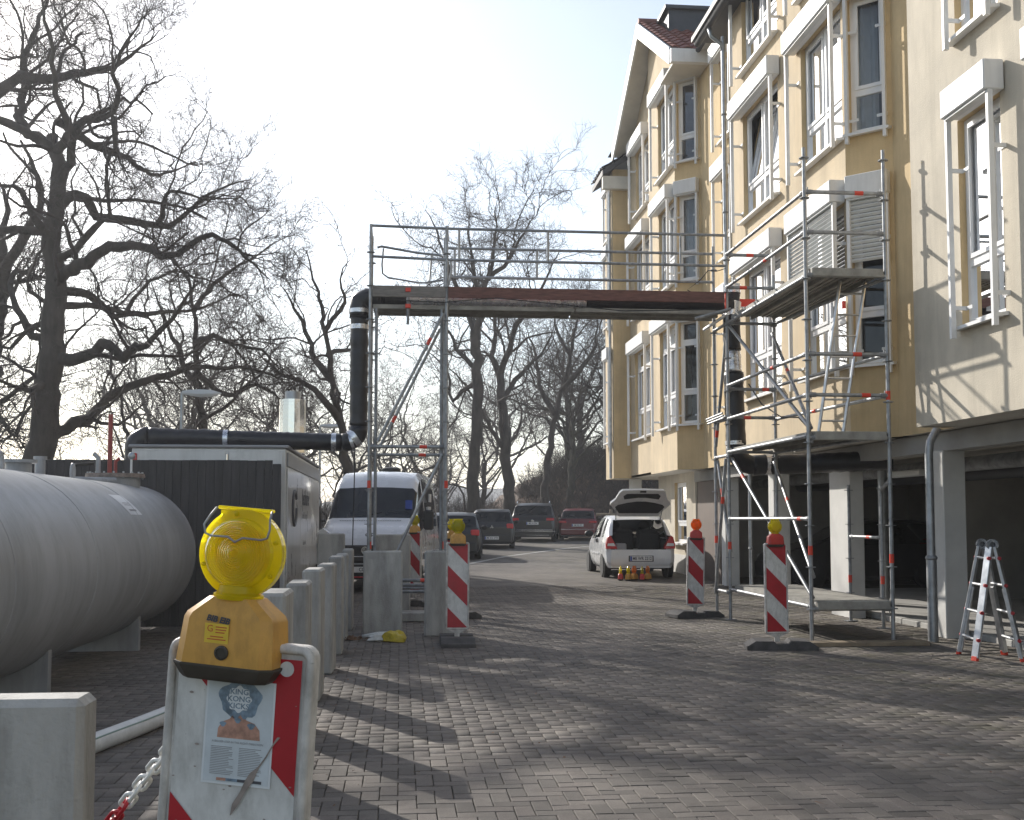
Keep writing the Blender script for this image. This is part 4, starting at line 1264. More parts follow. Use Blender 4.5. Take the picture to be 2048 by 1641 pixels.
# other boards
b2 = board('striped board on a black foot in front of the half hidden concrete block', (.69, 13.86, .20), 0, radians(.4), footloc=(0, .02, -.2), footrot=radians(90))
put_on(beacon('yellow lamp on the striped board left of the drive'), b2)
b2b = board('striped board hidden behind the left board, only its lamp and edge showing', (.79, 17.4, .20), radians(25), footloc=(0, 0, -.2))
put_on(beacon('yellow lamp peeping over the lamp at the left of the drive'), b2b)
b3 = board('striped board behind the concrete blocks beside the van mirror', (.26, 20.0, .26), radians(-38), footloc=(0, 0, -.25))
put_on(beacon('yellow lamp beside the van wing mirror'), b3, rz=radians(38))
b4 = board('striped board on a rubber foot beside the white hatchback', (4.50, 17.35, .20), radians(4), radians(1.5), footloc=(0, 0, -.2), footrot=radians(10))
put_on(beacon('orange lamp on a red housing beside the hatchback', 'lens_orange', 'housing_red'), b4, rz=radians(-20))
b5 = board('striped board on a rubber foot in front of the scaffold tower', (4.33, 13.0, .20), radians(3), radians(-.3), footloc=(.06, .05, -.2), footrot=radians(-14))
put_on(beacon('yellow lamp on a red housing in front of the scaffold tower', 'lens_yellow', 'housing_red'), b5)
# lamps set down behind the hatchback
GL = (('lens_yellow', 'housing_red', 75, 'leftmost, red housing'), ('lens_yellow', 'housing_ochre', 62, 'second from the left'), ('lens_orange', 'housing_ochre', 38, 'orange lens, in the middle'),
      ('lens_yellow', 'housing_red', 78, 'dim yellow lens, second from the right'), ('lens_orange', 'housing_ochre', 50, 'orange lens, rightmost'))
for k, (le, ho, rz, txt) in enumerate(GL):
    b = beacon('spare warning lamp on the paving behind the hatchback, ' + txt, le, ho, group='spare lamps behind the hatchback')
    b.location = (4.93 + k * .155, 25.55 - .12 * (k % 2), gz(25.5) + .004); b.rotation_euler = (0, 0, radians(rz)); b.scale = (1.0, 1.0, 1.0)

# ================================================================ chain and hose
CH = thing_w('plastic_chain', 'white plastic chain with red links between the near concrete block and striped board', 'chain', (-.5, 2.45, .9))
lk = MB()
st = [(.5 * .034 * 0 + (.017 if abs(a) <= pi / 2 else -.017) + .0115 * cos(a), .0115 * sin(a), 0) for a in np.linspace(-pi / 2, pi / 2, 7)]
st += [(-.017 + .0115 * cos(a), .0115 * sin(a), 0) for a in np.linspace(pi / 2, 3 * pi / 2, 7)]
lk.tube(st + [st[0]], .0042, 8, cap=False)
cp = [Vector((-.44, 2.30, 1.055)), Vector((-.50, 2.40, .985)), Vector((-.57, 2.50, .90)), Vector((-.66, 2.60, .79)), Vector((-.78, 2.7, .70))]
L_ = [0.0]
for a, b in zip(cp[:-1], cp[1:]): L_.append(L_[-1] + (b - a).length)
k = 0; d = 0.0
while d < L_[-1]:
    i = max(j for j in range(len(cp) - 1) if L_[j] <= d)
    t = (d - L_[i]) / (L_[i + 1] - L_[i]); p = cp[i].lerp(cp[i + 1], t); dr = (cp[i + 1] - cp[i]).normalized()
    R = dr.to_track_quat('X', 'Z').to_matrix().to_4x4() @ Matrix.Rotation(radians(35 + 90 * (k % 2)), 4, 'X')
    m = MB().add([tuple(p + R @ Vector(v)) for v in lk.v], lk.f)
    m.obj('link', 'chain_white' if k < 7 else 'film_red', CH, smooth=True)
    d += .041; k += 1
HS = thing_w('hose', 'thick white fabric hose with a green stripe lying on the paving', 'hose', (-1.8, 8.2, 0))
hp = [(-2.25, 6.6, .062), (-2.06, 7.2, .064), (-1.93, 7.75, .065), (-1.80, 8.25, .066), (-1.69, 8.75, .066), (-1.50, 9.6, .066), (-1.45, 10.6, .066), (-1.6, 11.8, .066)]
MB().tube(hp, .064, 16).obj('hose_body', 'hose_white', HS, smooth=True)
MB().tube([(x + .052, y + .02, z + .042) for x, y, z in hp], .006, 6).obj('hose_stripe', 'hose_green', HS, smooth=True)

# ================================================================ grey fuel tank
TK = thing_w('fuel_tank', 'large grey horizontal cylindrical fuel tank lying behind the concrete blocks', 'tank', (-3.57, 10, 0))
tx, tz, R = -3.57, 1.04, .90
ya, yb = 4.0, 15.5
T = Matrix.Translation((tx, 0, tz)) @ Matrix.Rotation(radians(-90), 4, 'X')
prof = [(.001, ya - .34)] + [(R * sin(a), ya - .34 * cos(a)) for a in np.linspace(.15, pi / 2, 8)] + [(R, y) for y in np.linspace(ya + .3, yb - .3, 8)] + [(R * cos(a), yb + .42 * sin(a)) for a in np.linspace(0, pi / 2 - .05, 10)] + [(.001, yb + .42)]
MB().lathe(prof, 64, T).obj('shell', 'tank_grey', TK, smooth=True)
for y in (6.2, 8.4, 10.6, 12.8, 15.5):
    MB().lathe([(R - .004, y - .02), (R + .005, y - .007), (R + .005, y + .007), (R - .004, y + .02)], 64, T).obj('weld_seam', 'tank_grey', TK, smooth=True)
for y in (6.0, 10.2, 13.6):
    MB().prism([(tx - .62, 0), (tx + .62, 0), (tx + .62, .42)] + [(tx + (R + .004) * sin(a), tz - (R + .004) * cos(a)) for a in np.linspace(.72, -.72, 15)] + [(tx - .62, .42)], 'y', y - .05, y + .05).obj('saddle', 'tank_grey', TK)
def on_top(y, dx=0.0): return tz + sqrt(R * R - dx * dx)
my = 14.9
Mh = Matrix.Translation((tx, my, 0))
MB().lathe([(.30, on_top(0) - .1), (.30, on_top(0) + .075)], 32, Mh).obj('manhole_neck', 'tank_grey', TK, smooth=40)
mh = MB().lathe([(.36, on_top(0) + .075), (.36, on_top(0) + .10), (.355, on_top(0) + .103), (.355, on_top(0) + .125), (.001, on_top(0) + .127)], 32, Mh).obj('manhole_cover', 'tank_flange', TK, smooth=30)
for k in range(18):
    a = 2 * pi * k / 18
    MB().lathe([(.012, on_top(0) + .06), (.012, on_top(0) + .145), (.001, on_top(0) + .147)], 6, Matrix.Translation((tx + .33 * cos(a), my + .33 * sin(a), 0))).obj('bolt', 'zinc', mh)
zt = on_top(0) + .125
MB().tube([(tx - .06, my - .05, zt), (tx - .06, my - .05, zt + .75)], .028, 10).obj('vent_pipe', 'red_oxide', TK, smooth=40)
MB().tube([(tx - .02, my + .08, zt), (tx - .02, my + .08, zt + .16), (tx + .03, my + .08, zt + .2)], .022, 10).obj('fitting', 'red_oxide', TK, smooth=40)
MB().tube([(tx - .2, my - .05, zt), (tx - .2, my - .05, zt + .20), (tx - .26, my - .05, zt + .25)], .03, 10).obj('fitting', 'tank_grey', TK, smooth=40)
MB().tube([(tx + .22, my - .12, zt), (tx + .22, my - .12, zt + .18)], .014, 8).obj('gauge_stem', 'white_paint', TK, smooth=40)
MB().sphere((tx + .22, my - .12, zt + .22), .045, .03, .05).obj('gauge', 'zinc', TK, smooth=True)
MB().tube([(tx - .25, my - .1, zt + .12), (tx - .4, my - .3, zt + .1), (tx - .45, my - .55, on_top(0, .4) + .03)], .02, 8).obj('fill_hose', 'rubber_black', TK, smooth=True)
MB().tube([(tx - .34, my - .75, on_top(0) + .02), (tx + .10, my - .42, on_top(0) + .02)], .045, 10).obj('crossbar', 'tank_grey', TK, smooth=40)
for y in (10.7, 13.0):
    ring = [(tx, y + .055 * cos(a), on_top(0) + .07 + .085 * sin(a)) for a in np.linspace(-.9, pi + .9, 16)]
    MB().tube(ring, .018, 8).obj('lifting_lug', 'tank_grey', TK, smooth=True)
MB().lathe([(.12, on_top(0) - .05), (.12, on_top(0) + .09), (.17, on_top(0) + .09), (.17, on_top(0) + .12), (.001, on_top(0) + .12)], 20, Matrix.Translation((tx - .05, 11.35, 0))).obj('inspection_port', 'tank_grey', TK, smooth=30)
MB().lathe([(.05, on_top(0) - .05), (.05, on_top(0) + .15), (.065, on_top(0) + .15), (.065, on_top(0) + .18), (.001, on_top(0) + .18)], 16, Matrix.Translation((tx, 11.85, 0))).obj('filler_cap', 'tank_grey', TK, smooth=30)
lbm = MB()
ang = np.linspace(.66, .98, 9)
for a, b in zip(ang[:-1], ang[1:]):
    q = [(tx + (R + .003) * sin(t), y + (t - .66) * .55, tz + (R + .003) * cos(t)) for t, y in ((a, 12.30), (a, 12.84), (b, 12.84), (b, 12.30))]
    lbm.quad(*q)
lbo = lbm.obj('info_label', 'sheet_white', TK)
for k, (aa, ab) in enumerate(((.80, .81), (.83, .84), (.90, .93))):
    q = [(tx + (R + .005) * sin(t), y + (t - .72) * .55, tz + (R + .005) * cos(t)) for t, y in ((aa, 12.45), (aa, 12.75), (ab, 12.75), (ab, 12.45))]
    MB().quad(*q).obj('label_print', 'ink_grey', lbo)

# ================================================================ dark board fence, heating trailer, flue
FN = thing_w('board_fence', 'dark board fence of upright planks between the tank and the white trailer', 'fence', (-3.4, 16.25, 0))
x = -5.45; k = 0
while x < -1.66:
    wv = .112 + random.uniform(-.006, .006)
    top = 2.31 + random.uniform(-.004, .004)
    if x + wv > -1.66: top = 2.26
    MB().bbox(x + .0015, x + wv - .0015, 16.22 + random.uniform(0, .006), 16.25, .03, top, .003).obj('plank', 'plank_dark', FN)
    x += wv; k += 1
for z in (.35, 1.25, 2.1): MB().box(-5.45, -1.66, 16.256, 16.30, z, z + .08).obj('fence_rail', 'plank_dark', FN)

TR = thing_w('heating_trailer', 'white box trailer with dark lettering behind the dark board fence', 'trailer', (-2.7, 20, 0))
MB().bbox(-3.76, -1.62, 16.60, 23.3, .40, 2.50, .015).obj('body', 'trailer_white', TR)
MB().bbox(-3.80, -1.58, 16.56, 23.34, 2.503, 2.545, .01).obj('roof_edge', 'trailer_grey', TR)
for xa, xb in ((-3.72, -2.46), (-2.42, -1.66)):
    MB().bbox(xa, xb, 16.575, 16.597, 1.2, 2.46, .006).obj('door_panel', 'trailer_white', TR)
for zz in (2.36,): MB().tube([(-2.44, 16.57, zz - .05), (-2.44, 16.57, zz + .05)], .018, 8).obj('hinge', 'chrome', TR)
MB().bbox(-3.74, -3.68, 16.55, 16.60, 2.30, 2.42, .01).obj('marker_lamp', 'light_red', TR)
for ya_, yb_ in ((16.75, 18.9), (18.94, 21.1), (21.14, 23.2)):
    MB().bbox(-1.617, -1.600, ya_, yb_, .62, 2.22, .004).obj('side_panel', 'trailer_white', TR)
MB().bbox(-1.617, -1.598, 16.72, 23.2, 2.25, 2.45, .004).obj('side_band', 'trailer_grey', TR)
SX = Matrix(((0, 0, 1, -1.596), (1, 0, 0, 0), (0, 1, 0, 0), (0, 0, 0, 1)))
text_mb('heizkurier', .36, Matrix.Translation((0, 19.9, 1.84)) @ SX, .001, bold=.006).obj('lettering', 'ink_dark', TR)
text_mb('mobile Energie', .16, Matrix.Translation((0, 19.7, 1.55)) @ SX, .001).obj('lettering', 'ink_grey', TR)
text_mb('heizkurier.de', .12, Matrix.Translation((0, 19.7, 1.10)) @ SX, .001).obj('lettering', 'ink_grey', TR)
MB().tube([(-1.59, 17.7 + .30 * cos(a), 1.66 + .26 * sin(a)) for a in np.linspace(.6, 2 * pi, 20)], .025, 6).obj('emblem', 'ink_dark', TR, smooth=True)
for x, y in ((-3.6, 18.6), (-1.85, 18.6), (-3.6, 21.0), (-1.85, 21.0)):
    MB().lathe([(.12, -.09), (.30, -.09), (.33, -.05), (.33, .05), (.30, .09), (.12, .09)], 20, Matrix.Translation((x, y, .335)) @ Matrix.Rotation(radians(90), 4, 'Y')).obj('wheel', 'rubber_black', TR, smooth=40)
FL = thing_w('flue_pipe', 'shiny stainless steel flue standing up behind the black pipe on the trailer roof', 'flue', (-1.78, 18.8, 2.55))
Mf = Matrix.Translation((-1.72, 18.6, 0))
MB().lathe([(.212, 2.548), (.212, 3.30), (.205, 3.302), (.205, 3.36), (.210, 3.362), (.210, 3.40), (.13, 3.402)], 14, Mf).obj('jacket', 'chrome_flue', FL, smooth=20)
MB().lathe([(.125, 3.40), (.125, 3.53), (.10, 3.53), (.10, 3.42)], 16, Mf).obj('outlet', 'zinc', FL, smooth=40)

# ================================================================ street lamps
for (x, y, top, lab, rz) in ((-4.42, 23.8, 4.06, 'nearest grey street lamp rising behind the trailer on the left', 0), (-2.75, 40.0, 4.7, 'street lamp showing its head beside the shiny flue', 0), (3.6, 60.0, 4.9, 'slim far street lamp post above the dark parked cars', 20)):
    s = thing('street_lamp', lab, 'street lamp', (x, y, gz(y) if y < 55 else .65), radians(rz), 'street lamps along the drive')
    h = top - (gz(y) if y < 55 else .65)
    MB().tube([(0, 0, 0), (0, 0, .9), (0, 0, .92), (0, 0, h)], [.07, .07, .045, .035], 10).obj('post', 'zinc', s, smooth=40)
    m = MB()
    secs = []
    for t, wv, up_, dn in ((0, .04, .03, .03), (.12, .07, .05, .05), (.35, .13, .06, .09), (.6, .12, .05, .07), (.78, .02, .0, .02)):
        secs.append([(t, wv, -dn * .4), (t, wv * .7, up_), (t, -wv * .7, up_), (t, -wv, -dn * .4), (t, -wv * .6, -dn), (t, wv * .6, -dn)])
    m2 = MB(); loft(m2, [[(a, b, c + h) for a, b, c in s_] for s_ in secs]); m2.obj('lamp_head', 'lamp_glass', s, smooth=40)

# ================================================================ folding ladder by the garage
FLd = thing('folding_ladder', 'aluminium folding ladder with red feet standing open beside the garage column', 'ladder', (6.36, 12.0, 0), radians(-12))
for s in (-1, 1):
    for yv in (-1, 1):
        top = (s * .03, yv * .19, 1.20); bot = (s * .24, yv * .31, .03)
        P, Q = Vector(bot), Vector(top); d = (Q - P).normalized()
        M = Matrix.Translation(P) @ d.to_track_quat('Z', 'Y').to_matrix().to_4x4()
        MB().bbox(-.044, .044, -.017, .017, 0, (Q - P).length, .004, M).obj('rail', 'aluminium', FLd)
        MB().bbox(-.040, .040, -.020, .020, -.035, .02, .006, M).obj('foot', 'tag_red', FLd)
        P2 = P + Vector((s * -.012, -yv * .045, 0)); Q2 = P2.lerp(Q, .62) + Vector((0, -yv * .008, 0))
        if s > 0 or yv > 0:
            MB().bbox(-.020, .020, -.010, .010, 0, (Q2 - P2).length, .003, Matrix.Translation(P2) @ d.to_track_quat('Z', 'Y').to_matrix().to_4x4()).obj('inner_rail', 'aluminium', FLd)
    for k in range(4):
        t = .16 + .245 * k
        p = Vector((s * .24, -.31, .03)).lerp(Vector((s * .03, -.19, 1.2)), t); q = Vector((s * .24, .31, .03)).lerp(Vector((s * .03, .19, 1.2)), t)
        e = (q - p).normalized() * .05
        MB().tube([p - e, q + e], .016, 8).obj('rung', 'aluminium', FLd, smooth=40)
        for c, sg in ((p, -1), (q, 1)): MB().tube([c + e * sg * .3, c + e * sg * 1.05], .021, 8).obj('rung_lock', 'film_red', FLd, smooth=40)
for yv in (-1, 1):
    MB().lathe([(.03, -.02), (.062, -.02), (.062, .02), (.03, .02), (.03, -.02)], 16, Matrix.Translation((0, yv * .19, 1.22)) @ Matrix.Rotation(radians(90), 4, 'X')).obj('hinge', 'steel_dull', FLd, smooth=40)

# ================================================================ rubbish by the concrete block
BG_ = thing_w('rubbish_bag', 'crumpled yellow and white plastic bag on the paving before the patched concrete block', 'bag', (-.2, 14.25, 0))
def crumple(c, sx, sy, sz, seed):
    r = random.Random(seed); m = MB(); n, k = 14, 8
    base = MB().sphere((0, 0, 0), 1, 1, 1, n, k)
    vs = []
    for x, y, z in base.v:
        f = 1 + .35 * sin(3 * x + seed) * cos(4 * y + 2 * z) + r.uniform(-.12, .12)
        vs.append((c[0] + x * sx * f, c[1] + y * sy * f, max(.004, c[2] + z * sz * f)))
    return m.add(vs, base.f)
crumple((-.06, 14.2, .05), .15, .10, .085, 3).obj('yellow_bag', 'bag_yellow', BG_, smooth=35)
crumple((-.22, 14.22, .05), .17, .06, .05, 8).obj('white_wrap', 'bag_white', BG_, smooth=35)
MB().tube([(-.45, 14.35, .06), (-.25, 14.3, .09), (-.02, 14.33, .10)], [.02, .03, .02], 8).obj('white_roll', 'bag_white', BG_, smooth=True)
lt = MB()
for k in range(420):
    a, r = random.uniform(0, 2 * pi), random.gauss(0, .5)
    x, y = -.62 + .30 * r * cos(a) * .8, 14.45 + .14 * r * sin(a)
    L_, t = random.uniform(.02, .07), random.uniform(0, pi)
    z = random.uniform(.004, .04)
    dx, dy = L_ * cos(t), L_ * sin(t)
    lt.add([(x, y, z), (x + dx, y + dy, z + random.uniform(-.003, .03)), (x + dx - dy * .12, y + dy + dx * .12, z + .006)], [(0, 1, 2)])
tag(lt.obj('dry_straw', 'litter'), 'brown dry straw and leaves at the foot of the last row block', 'litter', kind='stuff')

# twigs and dead leaves blown over the paving
dl = MB(); rr = random.Random(21)
for k in range(520):
    x, y = rr.uniform(-.5, 6.8), rr.uniform(5.6, 22)
    if rr.random() < .45: x = rr.choice((-.55 + abs(rr.gauss(0, .25)), 6.9 - abs(rr.gauss(0, .5))))
    z = gz(y) + .004 + .004; a, s_ = rr.uniform(0, 6.28), rr.uniform(.008, .028)
    if k % 3 == 0:
        L_ = rr.uniform(.03, .12); dx, dy = L_ * cos(a), L_ * sin(a)
        dl.add([(x, y, z), (x + dx, y + dy, z + .004), (x + dx - dy * .05, y + dy + dx * .05, z + .001)], [(0, 1, 2)])
    else:
        dl.add([(x, y, z), (x + s_ * cos(a), y + s_ * sin(a), z + rr.uniform(.002, .012)), (x + s_ * .6 * cos(a + 1.2), y + s_ * .6 * sin(a + 1.2), z + .002), (x + s_ * .5 * cos(a - 1.0), y + s_ * .5 * sin(a - 1.0), z + .006)], [(0, 1, 2), (0, 3, 1)])
tag(dl.obj('blown_leaves', 'litter'), 'scattered dead leaves and twigs on the paving', 'leaves', kind='stuff')

# ================================================================ trees
TREES = [
 ('oak_tree', 'huge bare oak with a thick crooked trunk behind the grey tank', [
  ([(-7.98,25.0,0.54),(-7.72,25.0,1.9),(-7.53,25.0,3.16),(-7.38,25.0,4.54),(-7.31,25.0,5.61),(-7.37,25.0,6.68),(-7.44,25.0,7.54),(-7.35,25.0,8.3),(-7.31,25.0,9.06),(-7.45,25.0,9.5),(-7.52,25.1,9.75)], 0.385, 0.36, 0.15),
  ([(-7.44,25.0,9.39),(-7.87,25.3,9.78),(-8.31,25.6,10.11),(-8.39,25.9,11.01),(-8.3,26.0,12.08),(-8.01,26.2,13.22),(-7.92,26.4,14.02)], 0.143, 0.044, 1),
  ([(-7.4,25.0,9.28),(-7.13,24.7,9.46),(-6.86,24.5,9.65),(-6.61,24.4,9.86),(-6.12,24.2,9.85),(-5.87,24.0,10.12),(-5.91,23.8,10.62),(-5.75,23.6,10.97),(-5.42,23.4,11.42),(-5.09,23.2,11.76)], 0.132, 0.027, 1),
  ([(-5.97,24.1,9.83),(-5.89,24.0,9.11),(-6.04,24.0,8.79),(-6.09,24.2,8.11)], 0.077, 0.055, 0.6),
  ([(-7.31,25.0,6.57),(-6.66,24.4,6.75),(-5.89,23.8,7.01),(-5.18,23.4,6.93),(-4.62,23.1,6.71),(-4.16,22.8,6.85),(-3.72,22.6,7.03),(-3.12,22.4,6.7),(-2.51,22.2,6.08)], 0.165, 0.033, 1),
  ([(-7.23,25.0,6.01),(-6.73,25.5,6.12),(-6.12,26.0,6.06),(-6.0,26.3,6.46),(-5.7,26.6,6.87),(-5.25,26.8,7.16),(-4.78,27.0,7.28)], 0.099, 0.027, 1),
  ([(-7.31,25.0,4.84),(-6.77,24.6,4.85),(-6.26,24.2,4.92),(-5.97,24.0,5.05),(-5.61,23.8,4.74),(-5.35,23.6,5.0),(-5.03,23.4,4.97),(-4.53,23.0,5.41),(-4.19,22.8,5.78),(-3.98,22.6,6.29)], 0.165, 0.044, 0.9),
  ([(-7.51,25.0,3.16),(-7.21,25.6,3.44),(-6.85,26.0,3.7),(-6.53,26.4,4.18),(-5.98,26.8,4.57),(-5.39,27.2,4.81),(-4.78,27.6,5.06),(-4.14,28.0,5.1),(-3.42,28.4,5.11),(-2.72,28.6,4.92)], 0.165, 0.044, 0.9),
  ([(-9.18,25.0,10.26),(-8.68,25.3,10.74),(-8.21,25.3,11.05),(-7.61,25.2,10.99),(-7.03,25.0,11.09),(-6.4,24.8,11.1),(-5.77,24.6,11.35),(-5.14,24.4,11.86)], 0.176, 0.027, 1),
  ([(-7.42,25.0,8.08),(-7.18,25.4,8.47),(-6.94,25.7,8.51),(-6.71,25.9,8.21),(-6.25,26.2,8.21),(-5.6,26.5,8.19),(-5.1,26.7,8.37),(-4.79,26.9,8.78),(-4.25,27.1,9.27),(-3.59,27.3,9.53)], 0.154, 0.033, 1),
  ([(-5.54,26.5,8.21),(-5.42,26.4,8.57),(-5.35,26.3,8.83),(-5.0,26.2,8.87),(-4.42,26.1,8.69),(-3.75,26.0,8.74)], 0.077, 0.022, 1),
  ([(-7.4,25.0,7.43),(-7.62,24.5,7.73),(-7.74,24.2,8.12),(-7.88,24.0,8.32),(-8.17,23.7,8.2)], 0.121, 0.055, 0.8),
  ([(-7.4,25.0,7.0),(-6.85,24.7,7.16),(-6.37,24.4,7.57),(-6.1,24.2,7.69),(-6.03,24.0,8.06),(-6.05,23.8,8.73)], 0.11, 0.044, 0.9),
  ([(-7.29,25.0,5.71),(-8.0,25.6,5.59),(-8.54,26.0,5.31),(-9.31,26.4,5.25)], 0.099, 0.044, 0.9),
  ([(-7.38,25.0,4.43),(-7.62,24.5,4.16),(-7.86,24.0,4.2),(-8.27,23.5,4.24)], 0.099, 0.044, 0.9),
 ]),
 ('bare_tree', 'bare tree with a forked trunk cut off by the left edge', [
  ([(-9.59,27.0,0.25),(-9.49,27.0,2.49),(-9.34,27.0,4.65),(-9.16,27.0,6.03),(-9.01,27.0,7.13),(-8.57,26.7,7.82),(-8.19,26.4,8.3),(-7.97,26.1,8.82),(-8.23,26.0,9.46),(-8.42,25.9,9.87)], 0.379, 0.071, 0.5),
  ([(-9.22,27.0,6.03),(-9.12,27.3,7.02),(-9.36,27.6,8.02),(-9.29,27.8,9.03),(-9.66,28.0,9.68)], 0.19, 0.059, 0.9),
  ([(-9.33,27.0,4.42),(-8.57,26.6,3.37),(-8.02,26.4,5.27),(-8.12,26.2,7.26)], 0.059, 0.024, 1),
 ]),
 ('bare_tree', 'leaning bare tree behind the street lamp on the left', [
  ([(-4.8,30.0,0.33),(-4.93,30.0,2.49),(-5.04,30.0,3.77),(-5.17,30.0,4.8),(-5.24,30.0,5.84),(-5.31,30.0,6.87),(-5.53,30.3,7.71),(-5.89,30.5,8.28),(-6.01,30.6,8.97)], 0.198, 0.053, 0.6),
  ([(-5.18,30.0,4.93),(-5.6,30.5,5.38),(-5.86,30.8,6.08),(-6.24,31.0,6.77),(-6.71,31.3,7.9)], 0.119, 0.033, 1),
  ([(-5.25,30.0,5.97),(-4.69,29.5,6.15),(-4.13,29.1,5.85),(-3.48,28.8,5.69),(-2.84,28.6,5.17)], 0.105, 0.026, 1),
  ([(-5.18,30.0,5.19),(-4.55,30.4,4.72),(-3.83,30.7,5.03),(-3.2,31.0,4.67),(-2.69,31.2,4.83)], 0.105, 0.026, 1),
  ([(-5.31,30.0,6.87),(-4.98,30.4,7.48),(-4.52,30.7,8.09),(-4.04,31.0,8.43),(-3.28,31.2,9.05)], 0.092, 0.026, 1),
  ([(-6.65,30.0,0.34),(-6.81,30.0,3.25),(-7.03,30.2,4.03),(-7.28,30.4,4.82),(-7.57,30.5,5.35)], 0.119, 0.053, 0.8),
 ]),
 ('bare_tree', 'slender bare tree rising between the flue and the black riser pipe', [
  ([(-1.39,33.0,0.34),(-1.5,33.0,2.61),(-1.68,33.0,4.03),(-1.89,33.0,5.03),(-2.06,33.0,6.04),(-2.17,33.0,7.04),(-2.33,33.2,7.8),(-2.61,33.4,8.72),(-2.77,33.5,9.32)], 0.23, 0.05, 0.7),
  ([(-2.14,33.0,6.9),(-1.7,32.7,7.43),(-1.58,32.5,7.82),(-1.68,32.4,8.23),(-1.44,32.3,8.79)], 0.087, 0.029, 1),
  ([(-1.98,33.0,5.46),(-2.47,33.5,6.1),(-2.77,33.8,7.02),(-3.11,34.0,7.64),(-3.58,34.2,8.42)], 0.13, 0.036, 1),
  ([(-1.74,33.0,4.32),(-2.25,32.5,4.97),(-2.78,32.1,5.34),(-3.29,31.8,5.44),(-3.94,31.5,6.08)], 0.145, 0.036, 1),
  ([(-2.09,33.0,6.18),(-1.61,33.4,6.39),(-0.9,33.7,6.22),(-0.47,34.0,6.64)], 0.087, 0.029, 0.9),
 ]),
 ('bare_tree', 'tall bare tree with a straight trunk seen through the scaffold bridge', [
  ([(2.94,47.0,0.54),(3.01,47.0,3.09),(3.09,47.0,5.15),(3.17,47.0,7.21),(3.13,47.0,8.66),(3.04,47.0,9.29)], 0.289, 0.227, 0.3),
  ([(3.04,47.0,9.18),(2.76,47.5,10.21),(2.15,48.0,11.57),(1.74,48.4,12.94),(1.42,48.7,14.09),(1.0,49.0,14.81)], 0.165, 0.041, 1.1),
  ([(3.13,47.0,8.87),(3.21,46.5,10.45),(3.69,46.1,11.82),(3.77,45.8,13.4),(3.84,45.5,14.35)], 0.186, 0.041, 1.2),
  ([(3.21,46.5,10.45),(3.0,46.4,11.66),(2.68,46.3,13.08),(2.78,46.2,14.1)], 0.124, 0.041, 1.2),
  ([(3.5,46.3,11.24),(4.4,46.0,12.02),(4.99,45.8,13.22),(5.48,45.6,13.8)], 0.124, 0.041, 1.2),
  ([(3.17,47.0,7.63),(2.47,47.8,8.35),(2.06,48.2,9.26),(1.23,48.6,9.95)], 0.144, 0.041, 1),
  ([(3.19,47.0,7.21),(2.15,47.6,6.44),(1.95,48.0,7.74),(1.02,48.4,8.63)], 0.124, 0.041, 1),
 ]),
 ('bare_tree', 'bare tree with a trunk forking low behind the black hatchback', [
  ([(5.06,52.0,0.66),(4.93,52.0,2.81),(4.74,52.0,4.63),(4.61,52.0,6.46),(4.51,52.0,8.06)], 0.297, 0.228, 0.3),
  ([(4.51,52.0,7.95),(4.22,52.6,9.3),(4.41,53.0,10.53),(4.03,53.3,11.76),(3.7,53.6,13.25)], 0.183, 0.046, 1.1),
  ([(4.51,52.0,8.06),(4.87,51.4,9.13),(5.22,51.0,10.21),(5.85,50.6,10.83),(6.38,50.3,12.13),(7.01,50.0,13.43)], 0.183, 0.046, 1.1),
  ([(4.58,52.0,6.91),(5.73,52.6,8.38),(6.71,53.0,9.39),(7.24,53.4,10.89)], 0.16, 0.046, 1.1),
  ([(4.74,52.0,4.63),(3.56,51.4,6.39),(2.86,51.0,7.47),(1.95,50.6,8.3)], 0.137, 0.046, 1),
 ]),
 ('bare_tree', 'bare tree leaning right above the parked off-roader', [
  ([(6.95,56.0,0.72),(7.13,56.0,3.41),(7.38,56.0,5.38),(7.78,56.0,7.36),(8.21,56.0,8.86),(8.6,56.0,10.86),(8.98,56.0,12.62)], 0.271, 0.098, 0.7),
  ([(7.58,56.0,6.62),(6.91,56.6,8.16),(6.71,57.0,9.98),(6.25,57.4,11.31)], 0.172, 0.049, 1.1),
  ([(7.96,56.0,7.86),(8.74,55.4,8.78),(9.42,55.0,9.97),(9.61,54.6,11.62)], 0.172, 0.049, 1.1),
  ([(8.34,56.0,9.6),(7.66,56.5,11.18),(7.97,56.9,12.52)], 0.123, 0.049, 1.1),
 ]),
]


def resample(pts, r0, r1, step, wob, rg):
    P = np.array(pts, float); n = len(P)
    ext = np.vstack([2 * P[0] - P[1], P, 2 * P[-1] - P[-2]])
    out = []
    for i in range(n - 1):
        a, b, c, d = ext[i], ext[i + 1], ext[i + 2], ext[i + 3]
        k = max(2, int(np.linalg.norm(c - b) / step))
        for t in np.arange(k) / k:
            out.append(.5 * ((2 * b) + (c - a) * t + (2 * a - 5 * b + 4 * c - d) * t * t + (3 * b - a - 3 * c + d) * t ** 3))
    out.append(P[-1]); Q = np.array(out); m = len(Q)
    Q[1:-1] += rg.normal(0, wob, (m - 2, 3))
    R = np.linspace(1, 0, m) ** 0.9 * (r0 - r1) + r1
    R *= 1 + rg.normal(0, .045, m)
    return Q, R


def grow(p, d, L, r, nseg, gnarl, up, rg):
    pts = np.empty((nseg + 1, 3)); pts[0] = p
    st = L / nseg
    nz = rg.normal(0, gnarl, (nseg, 3)); nz[:, 2] += up
    for i in range(nseg):
        d = d + nz[i]
        d = d / sqrt(d[0] * d[0] + d[1] * d[1] + d[2] * d[2])
        pts[i + 1] = pts[i] + d * st
    return pts, np.linspace(r, max(r * .42, .0018), nseg + 1)


